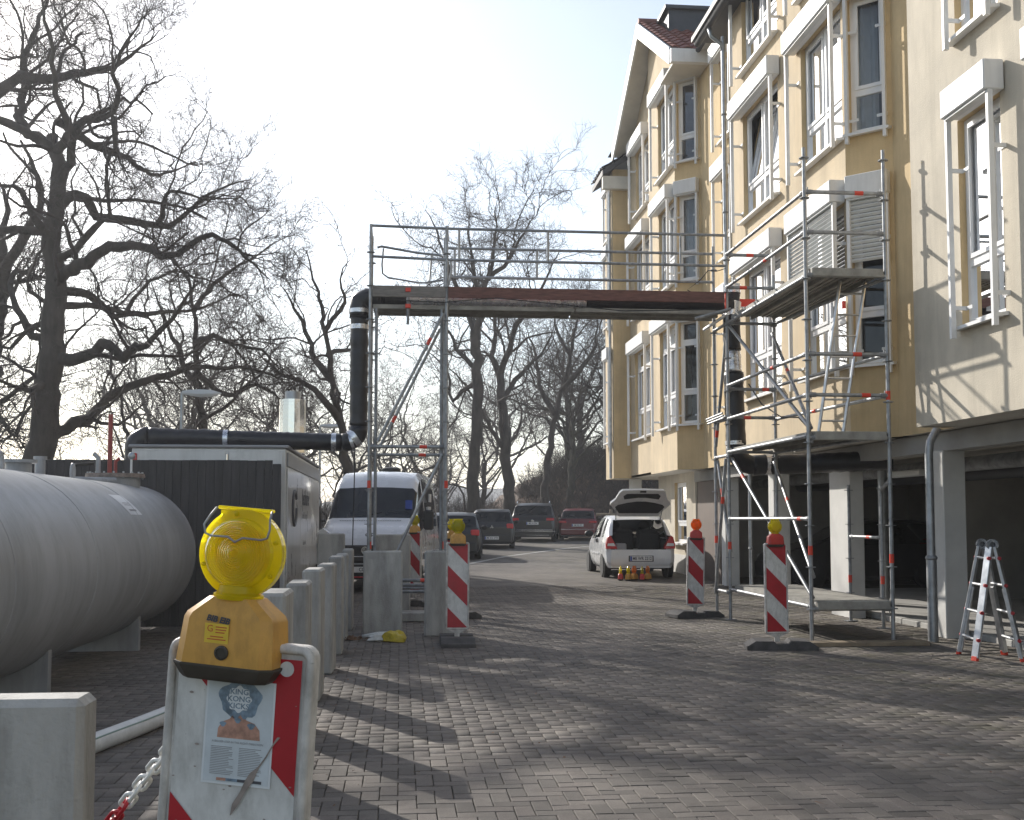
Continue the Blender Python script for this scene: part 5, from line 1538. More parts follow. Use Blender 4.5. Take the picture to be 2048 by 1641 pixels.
LV = {  # level: (children per metre, length range, segments, gnarl, up, radius factor)
    2: (2.1, (1.0, 2.9), 9, .30, .03, .50),
    3: (3.6, (.55, 1.5), 7, .32, .03, .50),
    4: (5.6, (.32, .85), 5, .30, .02, .55),
    5: (8.5, (.18, .50), 3, .26, .01, .62),
}


def children(Q, R, lvl, dens, scale, rg, maxlvl, store, upb=0.0):
    per, (l0, l1), nseg, gn, up, rf = LV[lvl]
    seg = np.linalg.norm(np.diff(Q, axis=0), axis=1); cum = np.concatenate([[0], np.cumsum(seg)]); L = cum[-1]
    cnt = rg.poisson(per * dens * L / (scale if lvl < 4 else 1.0 * scale)) + (1 if lvl <= 3 else 0)
    for _ in range(cnt):
        t = rg.uniform(.12, 1.0) * L
        i = min(int(np.searchsorted(cum, t)) - 1, len(Q) - 2); i = max(i, 0)
        f = (t - cum[i]) / max(seg[i], 1e-6)
        p = Q[i] + (Q[i + 1] - Q[i]) * f
        tg = (Q[i + 1] - Q[i]) / max(seg[i], 1e-6)
        rv = rg.normal(0, 1, 3); rv -= tg * rv.dot(tg); rv /= np.linalg.norm(rv) + 1e-9
        rv[2] += upb
        a = rg.uniform(.45, 1.15)
        d = tg * cos(a) + rv * sin(a); d /= np.linalg.norm(d)
        rr = R[i] * rf * rg.uniform(.6, 1.05)
        rr = min(rr, {2: .055, 3: .022, 4: .009, 5: .005}[lvl] * max(1, scale * .8)); rr = max(rr, {2: .013, 3: .0078, 4: .0048, 5: .0032}[lvl] * scale)
        ln = rg.uniform(l0, l1) * scale * (1.15 - .5 * t / L)
        q, r2 = grow(p, d, ln, rr, nseg, gn, up, rg)
        store.append((lvl, q, r2))
        if lvl < maxlvl: children(q, r2, lvl + 1, dens, scale, rg, maxlvl, store, upb)


def tubes(paths, sides):
    """many polylines to one vertex/face set, grouped by length"""
    V, Fq, base = [], [], 0
    by = {}
    for q, r in paths: by.setdefault(len(q), []).append((q, r))
    for m, lst in by.items():
        Q = np.array([a for a, _ in lst]); R = np.array([b for _, b in lst])
        T = np.empty_like(Q); T[:, 1:-1] = Q[:, 2:] - Q[:, :-2]; T[:, 0] = Q[:, 1] - Q[:, 0]; T[:, -1] = Q[:, -1] - Q[:, -2]
        T /= np.linalg.norm(T, axis=2, keepdims=True) + 1e-9
        ref = np.where(np.abs(Q[:, -1] - Q[:, 0])[:, 2:3] > .8 * np.linalg.norm(Q[:, -1] - Q[:, 0], axis=1, keepdims=True), np.array([[1., 0, 0]]), np.array([[0, 0, 1.]]))
        u = np.cross(T, ref[:, None]); u /= np.linalg.norm(u, axis=2, keepdims=True) + 1e-9
        v = np.cross(T, u)
        an = 2 * pi * np.arange(sides) / sides
        ring = Q[:, :, None] + R[:, :, None, None] * (u[:, :, None] * np.cos(an)[None, None, :, None] + v[:, :, None] * np.sin(an)[None, None, :, None])
        B = len(lst)
        V.append(ring.reshape(-1, 3))
        i = np.arange(m - 1)[:, None] * sides; k = np.arange(sides)[None]; k2 = (k + 1) % sides
        f = np.stack([i + k, i + k2, i + sides + k2, i + sides + k], -1).reshape(-1, 4)
        Fq.append((f[None] + (np.arange(B) * m * sides)[:, None, None] + base).reshape(-1, 4))
        base += B * m * sides
    return np.concatenate(V), np.concatenate(Fq)


def mesh_np(name, V, F4, material):
    me = bpy.data.meshes.new(name)
    me.vertices.add(len(V)); me.vertices.foreach_set('co', V.astype(np.float32).ravel())
    me.loops.add(F4.size); me.loops.foreach_set('vertex_index', F4.ravel().astype(np.int32))
    me.polygons.add(len(F4)); me.polygons.foreach_set('loop_start', np.arange(0, F4.size, 4, dtype=np.int32))
    me.polygons.foreach_set('use_smooth', np.ones(len(F4), dtype=bool))
    me.update(calc_edges=True); me.materials.append(MAT[material])
    return me


def tree_meshes(paths, seed, dens=1.0, scale=1.0, maxlvl=5, origin=(0, 0, 0), bark='bark'):
    rg = np.random.default_rng(seed)
    big, store = [], []
    for pts, r0, r1, sp in paths:
        Q, R = resample(pts, r0 * (.88 if sp > .5 else 1.0), r1 * .85 if sp == .3 or sp == .25 else r1 * .3, .22 * scale, .028 * scale, rg)
        Q[0] = pts[0]
        big.append((Q, R))
        if sp > 0: children(Q, R, 2, dens * sp, scale, rg, maxlvl, store, .15)
    o = np.array(origin)
    V1, F1 = tubes([(q - o, r) for q, r in big], 10)
    med = [(q - o, r) for l, q, r in store if l == 2]; fine = [(q - o, r) for l, q, r in store if l > 2]
    V2, F2 = tubes(med, 5); V3, F3 = tubes(fine, 3)
    V = np.concatenate([V2, V3]); F_ = np.concatenate([F2, F3 + len(V2)])
    return mesh_np('trunk', V1, F1, bark), mesh_np('crown', V, F_, 'twig')


def tree(name, label, loc, meshes, rotz=0.0, sc=1.0, group='bare trees behind the drive'):
    t = thing(name, label, 'tree', loc, rotz, group); t.scale = (sc, sc, sc)
    for nm, me in zip(('trunk', 'crown'), meshes):
        o = bpy.data.objects.new(nm, me); COL.objects.link(o); o.parent = t
    return t


for ti, (nm, lab, paths) in enumerate(TREES):
    base = paths[0][0][0]; org = (base[0], base[1], min(base[2], .6) - .6)
    paths = list(paths)
    p0 = paths[0][0]; p0.insert(0, (p0[0][0] - .03, p0[0][1], p0[0][2] - 1.0)); paths[0] = (p0, *paths[0][1:])
    rg = np.random.default_rng(100 + ti)
    if ti == 0:   # limbs to the rear and to the left, out of the picture
        for z, d in ((5.2, (-.6, .8)), (6.4, (.3, 1.0)), (7.6, (-1, .1)), (8.4, (.1, -.7)), (9.3, (-.7, -.5)), (10, (.3, .8))):
            b = np.array((-7.35, 25.0, z)); pts = [tuple(b)]
            dv = np.array((d[0], d[1], .25)); q = b
            for _ in range(6):
                dv = dv + rg.normal(0, .28, 3); dv /= np.linalg.norm(dv); q = q + dv * .85; pts.append(tuple(q))
            paths.append((pts, .12, .03, .8))
    far = ti >= 4
    sc = 1.0 if ti < 2 else (1.15 if ti < 4 else 1.6)
    dn = (1.05, .8, .9, .8, .86, .78, .75)[ti]
    ms = tree_meshes(paths, 40 + ti, dn, sc, 5, org)
    tree(nm, lab, org, ms)


def generic(seed, h, n_limb, spread):
    rg = np.random.default_rng(seed)
    paths = []
    q = np.array((0., 0, -.3)); pts = [tuple(q)]; dv = np.array((0., 0, 1))
    for _ in range(5):
        dv = dv + rg.normal(0, .08, 3); dv[2] = abs(dv[2]) + .4; dv /= np.linalg.norm(dv); q = q + dv * h * .085; pts.append(tuple(q))
    paths.append((pts, h * .022, h * .015, .25))
    for k in range(n_limb):
        st = np.array(pts[2 + k % 4]); a = 2 * pi * k / n_limb + rg.uniform(-.4, .4)
        dv = np.array((cos(a) * spread, sin(a) * spread, .55 + .3 * rg.random())); dv /= np.linalg.norm(dv)
        q = st; lp = [tuple(q)]
        for _ in range(7):
            dv = dv + rg.normal(0, .22, 3); dv[2] += .07; dv /= np.linalg.norm(dv); q = q + dv * h * .088; lp.append(tuple(q))
        paths.append((lp, h * .009, h * .002, 1))
    return paths


GM = [tree_meshes(generic(5, 12, 8, .75), 71, .66, 1.55, 5), tree_meshes(generic(9, 13, 9, .55), 72, .66, 1.6, 5, bark='bark_green'),
      tree_meshes(generic(13, 10, 9, .95), 73, .66, 1.5, 5)]
rg = random.Random(4)
BGT = [  # x, y, mesh, scale, label
    (-11.5, 31, 0, .92, 'bare tree behind the tank, left of the leaning one'), (-13.5, 24, 2, .9, 'low spreading bare tree outside the left edge of the tank'),
    (-17, 36, 1, 1.0, 'bare tree standing behind the huge oak at the left'), (-8.2, 42, 2, .85, 'spreading bare tree behind the trailer roof'),
    (-4.6, 46, 0, .8, 'bare tree in the gap between trailer and flue'), (-1.6, 52, 2, .85, 'bare tree directly behind the van roof'),
    (1.2, 60, 1, .72, 'bare tree behind the left scaffold legs'), (-11, 56, 1, .9, 'far bare tree behind the nearest street lamp'),
    (-21, 52, 0, 1.0, 'far bare tree at the left edge behind the oak'), (5.0, 68, 2, .95, 'far bare tree above the black hatchback'),
    (9.6, 66, 0, .86, 'bare tree on the bank right of the off-roader'), (13.2, 64, 1, .92, 'bare tree on the bank above the red estate car'),
    (14.6, 70, 2, 1.05, 'dense bare tree on the bank beside the building edge'), (16.2, 60, 0, .9, 'bare tree on the bank next to the building corner'),
    (11.6, 74, 1, 1.0, 'far bare tree behind the bank fence'), (18.5, 72, 2, 1.05, 'bare tree high on the bank, half hidden by the building'),
    (-7, 74, 0, 1.0, 'far bare tree left of the flue'), (-1, 80, 1, .95, 'far bare tree behind the scaffold legs'), (8, 84, 0, 1.05, 'farthest bare tree behind the parked cars'),
    (9.0, 60, 1, .78, 'slim bare tree on the bank behind the off-roader'), (11.9, 61, 2, .9, 'bare tree on the bank touching the building edge'),
    (-28, 66, 2, 1.1, 'far bare tree beyond the left edge'), (-15, 78, 1, 1.05, 'far bare tree behind the lamp post'), (3.2, 92, 2, 1.1, 'farthest bare tree in the middle of the drive')]


def bank(x, y):
    """earth bank rising behind the parked cars to the right"""
    t = max(0.0, min(1.0, (y - 54 - max(0, 9 - x) * 1.2) / 10.0)); t = t * t * (3 - 2 * t)
    s = max(0.0, min(1.0, (x - 3.0) / 9.0)); s = s * s * (3 - 2 * s)
    return .55 + t * (.35 + 4.0 * s) + t * .22 * (sin(x * 1.7) * cos(y * .9) + .5 * sin(x * 3.9 + y * 2.3))


for x, y, k, s, lab in BGT:
    z = bank(x, y) - .1 if y > 56 and x > 4 else (gz(y) if y < 55 else .55) - .1
    tree('bare_tree', lab, (x, y, z), GM[k], rg.uniform(0, 6.28), s * rg.uniform(.92, 1.05))

# earth bank, its fence, scrub
bm = MB()
nx, ny = 60, 30
for j in range(ny + 1):
    for i in range(nx + 1):
        x = -4 + 34 * i / nx; y = 54 + 40 * j / ny
        bm.v.append((x, y, bank(x, y) - .08))
bm.f = [(j * (nx + 1) + i, j * (nx + 1) + i + 1, (j + 1) * (nx + 1) + i + 1, (j + 1) * (nx + 1) + i) for j in range(ny) for i in range(nx)]
bm.obj('bank', 'earth', smooth=True, kind='structure')
FB = thing_w('rail_fence', 'low timber rail fence running along the foot of the brown bank', 'fence', (12, 56, .6))
fx = [(8.2, 55.6), (10.2, 55.2), (12.2, 54.8), (14.2, 54.4), (16.2, 54.0)]
for x, y in fx: MB().bbox(x - .07, x + .07, y - .07, y + .07, .4, 1.95, .02).obj('post', 'timber', FB)
for (xa, ya_), (xb, yb_) in zip(fx[:-1], fx[1:]):
    for z in (1.05, 1.7): MB().tube([(xa, ya_ - .08, z), (xb, yb_ - .08, z + .02)], .06, 8).obj('rail', 'timber', FB, smooth=40)
# scrub and litter on the bank, twiggy undergrowth along the left
def scrub(name, label, region, n, h, seed):
    g = np.random.default_rng(seed); ps = []
    for _ in range(n):
        x, y, z = region(g)
        for _ in range(int(g.integers(3, 7))):
            d = np.array((g.normal(0, .45), g.normal(0, .45), 1.0)); d /= np.linalg.norm(d)
            q, r = grow(np.array((x, y, z)), d, h * g.uniform(.4, 1.1), .010 + .006 * g.random(), 5, .2, .02, g)
            ps.append((q, r))
            for _ in range(4):
                i = int(g.integers(1, 5)); d2 = d + g.normal(0, .6, 3); d2 /= np.linalg.norm(d2)
                ps.append(grow(q[i], d2, h * g.uniform(.15, .45), .007, 5, .25, .02, g))
    V, F_ = tubes(ps, 3)
    o = bpy.data.objects.new(name, mesh_np(name, V, F_, 'twig')); COL.objects.link(o)
    tag(o, label, 'scrub', kind='stuff')
scrub('undergrowth', 'tangled twiggy scrub on the brown bank', lambda g: (lambda x, y: (x, y, bank(x, y) - .1))(g.uniform(7, 17), g.uniform(56, 70)), 700, 2.0, 3)
scrub('undergrowth', 'tangled leafless scrub behind the tank and trailer', lambda g: (g.uniform(-24, -4.5), g.uniform(24, 48), .1), 620, 2.6, 5)
scrub('undergrowth', 'leafless scrub behind the van and parked cars', lambda g: (g.uniform(-6, 7), g.uniform(57, 75), .5), 520, 2.6, 8)
lf = MB(); rr = random.Random(9)
for k in range(5200):
    x, y = rr.uniform(5.5, 18), rr.uniform(54.5, 70); z = bank(x, y) - .06
    a, s = rr.uniform(0, 6.28), rr.uniform(.05, .13)
    lf.add([(x, y, z), (x + s * cos(a), y + s * sin(a), z + rr.uniform(.0, .08)), (x - s * sin(a) * .6, y + s * cos(a) * .6, z + rr.uniform(0, .06))], [(0, 1, 2)])
tag(lf.obj('leaf_litter', 'litter'), 'brown dead leaves covering the bank', 'leaves', kind='stuff')
# far wooded ridge that closes the horizon
hb = MB()
xs = np.linspace(-420, 420, 90)
top = [9 + 4 * sin(x * .021) + 2.5 * sin(x * .067 + 1) + 1.2 * sin(x * .19) for x in xs]
for i in range(len(xs) - 1):
    hb.quad((xs[i], 330, -2), (xs[i + 1], 330, -2), (xs[i + 1], 372, top[i + 1]), (xs[i], 372, top[i]))
mat('far_wood', (0.16, 0.155, 0.15), 0.98, var=.3, vscale=.25, bump=.8, bscale=.8)
hb.obj('hills', 'far_wood', smooth=True, kind='structure')

# ================================================================ vehicles
def catmull(P, sub):
    P = np.array(P, float); n = len(P); ext = np.vstack([2 * P[0] - P[1], P, 2 * P[-1] - P[-2]])
    out = []
    for i in range(n - 1):
        a, b, c, d = ext[i], ext[i + 1], ext[i + 2], ext[i + 3]
        for t in np.arange(sub) / sub:
            out.append(.5 * ((2 * b) + (c - a) * t + (2 * a - 5 * b + 4 * c - d) * t * t + (3 * b - a - 3 * c + d) * t ** 3))
    out.append(P[-1])
    return np.array(out)


def body_grid(st, W, zs=.22, roofw=.80, sub=3, lin=True):
    """st rows: y, width factor, belt z, top z  ->  grid [station][section point] of (x, y, z), x >= 0"""
    rows = []
    for y, wf, zb, zt in st:
        h = W / 2 * wf
        tall = max(0.0, min(1.0, (zt - zb) / .35))
        re = h * ((1 - tall) * .90 + tall * roofw)
        rows.append([(h * .90, y, zs), (h * .97, y, zs + .12), (h * 1.0, y, zs + (zb - zs) * .62), (h * .95, y, zb),
                     (re, y, zb + (zt - zb) * .86), (re * .72, y, zb + (zt - zb) * .975), (0.0, y, zt)])
    A = np.array(rows)
    if sub > 1:
        n = len(A); B = []
        for i in range(n - 1):
            for t in np.arange(sub) / sub: B.append(A[i] * (1 - t) + A[i + 1] * t)
        B.append(A[-1]); A = np.array(B)
        K = A.copy()
        K[1:-1] = .25 * A[:-2] + .5 * A[1:-1] + .25 * A[2:]; K[:, :, 1] = A[:, :, 1]
        A = K
    G = np.array([catmull(r, 2) for r in A])
    G[:, :, 0] = np.maximum(G[:, :, 0], 0); G[:, -1, 0] = 0
    return G


def shell(o, G, paint, wins, skip=(), glass='car_glass'):
    """wins / skip: (y0, y1, v0, v1, name, both sides?)"""
    def inside(w, yc, j): return w[0] <= yc <= w[1] and w[2] <= j < w[3]
    body = MB(); ws = [[MB(), MB()] for _ in wins]
    ns, nv = G.shape[:2]
    for s in (-1, 1):
        Q = G * np.array([s, 1, 1])
        for i in range(ns - 1):
            for j in range(nv - 1):
                yc = (G[i, j, 1] + G[i + 1, j, 1]) / 2
                q = [tuple(Q[i, j]), tuple(Q[i + 1, j]), tuple(Q[i + 1, j + 1]), tuple(Q[i, j + 1])]
                if s < 0: q.reverse()
                if any(inside(k, yc, j) for k in skip): continue
                for k, wv in enumerate(wins):
                    if inside(wv, yc, j):
                        ws[k][(s > 0) if wv[5] else 0].quad(*q); break
                else: body.quad(*q)
    b = weld(body).obj('body', paint, o, smooth=45)
    for k, wv in enumerate(wins):
        for m in ws[k]:
            if m.f: weld(m).obj(wv[4], glass, o, smooth=True)
    return b


def weld(mb):
    idx = {}; nv = []; mp = []
    for v in mb.v:
        key = (round(v[0], 4), round(v[1], 4), round(v[2], 4))
        if key not in idx: idx[key] = len(nv); nv.append(v)
        mp.append(idx[key])
    m = MB(); m.v = nv
    for f in mb.f:
        g = []
        for i in f:
            k = mp[i]
            if k not in g: g.append(k)
        if len(g) > 2: m.f.append(tuple(g))
    return m


def end_cap(o, G, i, name, material, zmax=None):
    pts = [(p[0], p[1], p[2]) for p in G[i]]
    poly = [(x, z) for x, y, z in pts] + [(-x, z) for x, y, z in reversed(pts[:-1])]
    if zmax: poly = clip(poly, 0, 1, zmax)
    MB().poly([(x, pts[0][1], z) for x, z in poly]).obj(name, material, o)


def wheel(o, x, y, r, side, wd=.19, spokes=5, z0=0.0):
    T = Matrix.Translation((x, y, r + z0)) @ Matrix.Rotation(radians(90 * side), 4, 'Y')
    t = MB().lathe([(r * .62, -wd / 2), (r * .93, -wd / 2), (r, -wd * .36), (r, wd * .36), (r * .93, wd / 2), (r * .64, wd / 2)], 24, T).obj('wheel', 'rubber_black', o, smooth=40)
    rm = MB().lathe([(r * .64, wd * .44), (r * .60, wd * .30), (r * .58, wd * .1)], 24, T)
    for k in range(spokes):
        a = 2 * pi * k / spokes
        M = T @ Matrix.Rotation(a, 4, 'Z')
        rm.prism([(0, -.045), (r * .62, -.055), (r * .62, .055), (0, .045)], 'z', wd * .32, wd * .42, M)
    rm.lathe([(.055, wd * .44), (.001, wd * .46)], 12, T)
    rm.obj('rim', 'rim', t, smooth=40)
    MB().lathe([(r * .60, wd * .12), (.001, wd * .12)], 20, T).obj('brake_shadow', 'trim_black', t)


def arch(o, x, y, r, side, z0=0.0):
    T = Matrix.Translation((x, y, r + z0)) @ Matrix.Rotation(radians(90 * side), 4, 'Y')
    MB().lathe([(r * 1.16, -.10), (r * 1.16, .012), (r * 1.08, .018), (.001, -.06)], 24, T).obj('wheel_arch', 'trim_black', o, smooth=40)


def plate(o, text, y, z, flip=1, sx=1.0, w=.52, x=0.0):
    """number plate facing -y"""
    p = MB().bbox(x - w / 2, x + w / 2, y - .012, y, z - .055, z + .055, .004).obj('number_plate', 'plate_white', o)
    MB().box(x - w / 2 + .004, x - w / 2 + .045, y - .0145, y - .0125, z - .05, z + .05).obj('plate_strip', 'plate_blue', p)
    if text: text_mb(text, .098, Matrix.Translation((x + .02, y - .0145, z)) @ Matrix.Rotation(radians(90), 4, 'X'), .0008, sx=.82, bold=.002).obj('plate_text', 'ink_dark', p)


def hatch(name, label, loc, rotz, paint, L, W, H, ptext, zs=.22, wheel_r=.29, light='low', extra=None, cat='car', front=False):
    o = thing(name, label, cat, loc, rotz, 'parked cars')
    k = L / 3.7; h = H / 1.5
    st = [(0, .86, .74 * h, .79 * h), (.05 * k, .95, .82 * h, .88 * h), (.12 * k, .98, .90 * h, .97 * h), (.44 * k, 1.0, .93 * h, 1.40 * h), (.9 * k, 1.0, .94 * h, 1.475 * h), (1.6 * k, 1.0, .93 * h, 1.485 * h),
          (2.05 * k, 1.0, .91 * h, 1.40 * h), (2.72 * k, .98, .88 * h, .97 * h), (3.25 * k, .95, .80 * h, .86 * h), (3.58 * k, .86, .64 * h, .70 * h), (3.7 * k, .70, .50 * h, .54 * h)]
    G = body_grid(st, W, zs)
    shell(o, G, paint, [(.15 * k, .40 * k, 8, 12, 'rear_window', False), (2.12 * k, 2.66 * k, 8, 12, 'windscreen', False), (.62 * k, 1.26 * k, 6, 8, 'side_window', True), (1.33 * k, 2.36 * k, 6, 8, 'side_window', True)])
    end_cap(o, G, 0, 'tail_panel', paint); end_cap(o, G, len(G) - 1, 'nose_panel', 'trim_black')
    MB().box(-W * .44, W * .44, .3, L - .4, zs - .06, zs + .02).obj('underbody', 'trim_black', o)
    MB().box(-W * .40, W * .40, .5 * k, 2.7 * k, .5, .88 * h).obj('interior', 'upholstery', o)
    for s in (-1, 1):
        for y in (.62 * k, 3.02 * k):
            wheel(o, s * (W / 2 - .10), y, wheel_r, s); arch(o, s * (W / 2 - .035), y, wheel_r, s)
        for y in (1.05 * k, 1.85 * k):
            MB().bbox(s * .36 - .22, s * .36 + .22, y - .08, y + .06, .7, 1.10 * h, .05).obj('seat', 'upholstery', o)
            MB().bbox(s * .36 - .12, s * .36 + .12, y - .06, y + .03, 1.12 * h, 1.28 * h, .04).obj('headrest', 'upholstery', o)
        MB().sphere((s * (W / 2 + .07), 2.2 * k, .98 * h), .10, .06, .075).obj('wing_mirror', 'trim_black', o, smooth=True)
        if light == 'low': MB().bbox(s * W * .40 - .13, s * W * .40 + .13, -.012, .16, .74 * h, .93 * h, .03).obj('tail_light', 'light_red', o)
        else: MB().bbox(s * W * .39 - .17, s * W * .39 + .17, -.015, .14, .80 * h, .90 * h, .02).obj('tail_light', 'light_red', o)
        MB().bbox(s * W * .36 - .14, s * W * .36 + .14, L - .30, L - .10, .58 * h, .70 * h, .04).obj('headlight', 'light_clear', o)
    MB().bbox(-W * .44, W * .44, -.035, .10, zs + .02, zs + .30, .03).obj('bumper', paint, o)
    MB().bbox(-W * .40, W * .40, -.025, .08, zs - .05, zs + .015, .015).obj('bumper_lip', 'trim_black', o)
    if ptext: plate(o, ptext, -.040 if light == 'low' else -.014, zs + .18 if light == 'low' else .70 * h)
    MB().box(-.30, .02, .175 * k, .185 * k, 1.02 * h, 1.035 * h).obj('wiper', 'trim_black', o)
    return o


m = hatch('parked_car', 'small black hatchback parked left of the drive, seen from behind', (3.38, 42.4, gz(42.4)), radians(-6), 'paint_black', 3.75, 1.67, 1.50, 'ME KO 3793')
em = MB()
for a in (90, 210, 330):
    c = Vector((.036 * cos(radians(a)), .036 * sin(radians(a)))); d = Vector((cos(radians(a)), sin(radians(a)))) * .036; e = Vector((-d.y, d.x)) * .55
    em.poly([(c.x + d.x, -.006, .80 + c.y + d.y), (c.x + e.x, -.006, .80 + c.y + e.y), (c.x - d.x, -.006, .80 + c.y - d.y), (c.x - e.x, -.006, .80 + c.y - e.y)])
em.obj('emblem', 'chrome', m)
v = hatch('parked_car', 'large black off-roader with bright roof rails parked beyond the hatchback', (5.65, 49.0, gz(49)), radians(-10), 'paint_dark', 4.75, 1.95, 1.72, 'ME A 6204', zs=.27, wheel_r=.37, light='wide')
for s in (-1, 1): MB().tube([(s * .70, .62, 1.66), (s * .70, .85, 1.76), (s * .70, 2.3, 1.78), (s * .70, 2.6, 1.70)], .022, 8).obj('roof_rail', 'chrome', v, smooth=True)
MB().lathe([(.05, 0), (.065, 0), (.065, .01), (.05, .01), (.05, 0)], 20, Matrix.Translation((0, -.004, .90)) @ Matrix.Rotation(radians(90), 4, 'X')).obj('emblem', 'chrome', v, smooth=40)
text_mb('W', .085, Matrix.Translation((0, -.012, .895)) @ Matrix.Rotation(radians(90), 4, 'X'), .001).obj('emblem', 'chrome', v)
for z, w_ in ((.52, .86), (.46, .95), (.30, .7)): MB().bbox(-w_, w_, -.045, -.037, z - .012, z + .012, .003).obj('chrome_strip', 'chrome', v)
r = hatch('parked_car', 'dark red estate car parked farthest along the drive', (7.85, 50.6, gz(50.6)), radians(-12), 'paint_red', 4.5, 1.72, 1.47, 'ME RD 97', light='wide', zs=.24)
MB().bbox(-.74, .74, -.044, -.036, .50, .515, .003).obj('chrome_strip', 'chrome', r)
hatch('parked_car', 'dark car half hidden behind the left scaffold leg and board', (1.55, 34.6, gz(34.6)), radians(-5), 'paint_black', 4.3, 1.75, 1.46, 'ME ST 410')
gc = hatch('parked_car', 'dark car with silver wheels standing inside the garage', (11.75, 24.1, .06), radians(90), 'paint_dark', 4.0, 1.72, 1.46, '', wheel_r=.31)


# ---- white hatchback with its tailgate open
TW = thing('open_hatchback', 'small white hatchback with its tailgate raised', 'car', (5.52, 26.15, gz(26.2)), radians(-1.6), 'parked cars')
L, W = 3.6, 1.65
st = [(0, .90, .66, .70), (.05, .96, .80, .86), (.12, .98, .90, .96), (.40, 1.0, .93, 1.38), (.8, 1.0, .94, 1.46), (1.5, 1.0, .92, 1.47), (1.9, 1.0, .90, 1.41), (2.68, .98, .87, .96), (3.15, .95, .80, .86), (3.48, .86, .64, .70), (3.6, .70, .50, .54)]
G = body_grid(st, W, .24, .78)
shell(TW, G, 'paint_white', [(2.02, 2.62, 8, 12, 'windscreen', False), (.50, .86, 6, 8, 'side_window', True), (1.0, 2.32, 6, 8, 'side_window', True)], skip=[(-.1, .40, 9, 12), (-.1, .13, 7, 12)])
end_cap(TW, G, 0, 'tail_panel', 'paint_white', .66); end_cap(TW, G, len(G) - 1, 'nose_panel', 'trim_black')
bmp = [octo(.72, .10, .30, .6), octo(.78, .12, .36, .6), octo(.79, .125, .52, .6), octo(.76, .11, .655, .6)]
loft(MB(), [[(x, y + .07, z) for x, y, z in s_] for s_ in bmp]).obj('bumper', 'paint_white', TW, smooth=30)
MB().bbox(-.29, .29, -.058, -.03, .385, .525, .006).obj('plate_recess', 'trim_black', TW)
plate(TW, 'ME WR 2212', -.060, .455)
it = MB()
it.quad((-.60, .10, .60), (.60, .10, .60), (.60, 2.6, .60), (-.60, 2.6, .60))
for s in (-1, 1): it.quad((s * .60, .08, .60), (s * .60, 1.1, .60), (s * .62, 1.1, .92), (s * .62, .12, .90))
it.obj('boot_lining', 'upholstery', TW)
for s in (-1, 1):
    MB().bbox(s * .31 - .27, s * .31 + .27, .62, .76, .62, 1.06, .05).obj('rear_seat', 'upholstery', TW)
    MB().sphere((s * .30, .69, 1.05), .24, .07, .09).obj('rear_seat_top', 'upholstery', TW, smooth=True)
    MB().bbox(s * .36 - .20, s * .36 + .20, 1.42, 1.55, .62, 1.15, .06).obj('front_seat', 'upholstery', TW)
    MB().sphere((s * .37, 1.48, 1.22), .13, .06, .10).obj('headrest', 'upholstery', TW, smooth=True)
    MB().prism([(s * .545, .68), (s * .80, .68), (s * .795, .80), (s * .755, .95), (s * .70, .985), (s * .60, .80)], 'y', -.02, .16).obj('tail_light', 'light_red', TW)
    MB().prism([(s * .585, .74), (s * .775, .745), (s * .765, .80), (s * .625, .81)], 'y', -.024, -.019).obj('tail_light_band', 'light_clear', TW)
    MB().tube([(s * .52, .34, 1.32), (s * .56, .0, 1.80)], .012, 6).obj('gas_strut', 'steel_dull', TW, smooth=40)
    for y in (.56, 2.93):
        wheel(TW, s * (W / 2 - .09), y, .285, s); arch(TW, s * (W / 2 - .03), y, .285, s)
    MB().sphere((s * (W / 2 + .09), 2.05, 1.0), .11, .07, .085).obj('wing_mirror', 'trim_black', TW, smooth=True)
    MB().bbox(s * W / 2 - .012, s * W / 2 + .006, .98, 2.2, .52, .56, .004).obj('rubbing_strip', 'paint_white', TW)
    MB().bbox(s * W / 2 - .03, s * W / 2 + .012, 1.22, 1.30, .80, .90, .012).obj('door_handle', 'trim_black', TW)
MB().box(-.70, .70, .3, 3.2, .20, .26).obj('underbody', 'trim_black', TW)
MB().bbox(-.55, -.30, .14, .36, .602, .80, .03).obj('boot_box', 'ink_grey', TW)
MB().box(-.62, .62, 2.3, 2.62, .62, .90).obj('dashboard', 'upholstery', TW)
# tailgate, hinged at the roof
hw = [(0, .46), (.06, .50), (.20, .55), (.44, .70), (.50, .69), (.62, .60), (.88, .53), (.95, .47), (.97, .0)]
TG = Matrix.Translation((0, .36, 1.42)) @ Matrix.Rotation(radians(-38), 4, 'X') @ Matrix.Rotation(radians(180), 4, 'Z')
out = [(x, s) for s, x in hw] + [(-x, s) for s, x in reversed(hw[:-1])]
tg = MB(); n = len(out)
tg.add([tuple(TG @ Vector((x, s, z))) for z in (0.0, .05) for x, s in out], [tuple(range(n)), tuple(range(2 * n - 1, n - 1, -1))] + [(i, (i + 1) % n, n + (i + 1) % n, n + i) for i in range(n)])
tgo = tg.obj('tailgate', 'paint_white', TW)
def on_gate(pts, z, name, m): MB().poly([tuple(TG @ Vector((x, s, z))) for x, s in pts]).obj(name, m, tgo)
on_gate([(-.46, .13), (.46, .13), (.58, .36), (.52, .44), (.30, .52), (.10, .56), (-.10, .56), (-.30, .52), (-.52, .44), (-.58, .36)], -.006, 'gate_window', 'trim_black')
on_gate([(-.40, .64), (-.08, .70), (.08, .70), (.40, .64), (.43, .76), (.36, .84), (-.36, .84), (-.43, .76)], -.006, 'gate_trim', 'trim_black')
MB().bbox(-.07, .07, -.02, .02, -.02, .02, .006, TG @ Matrix.Translation((0, .93, -.012))).obj('gate_latch', 'trim_black', tgo)

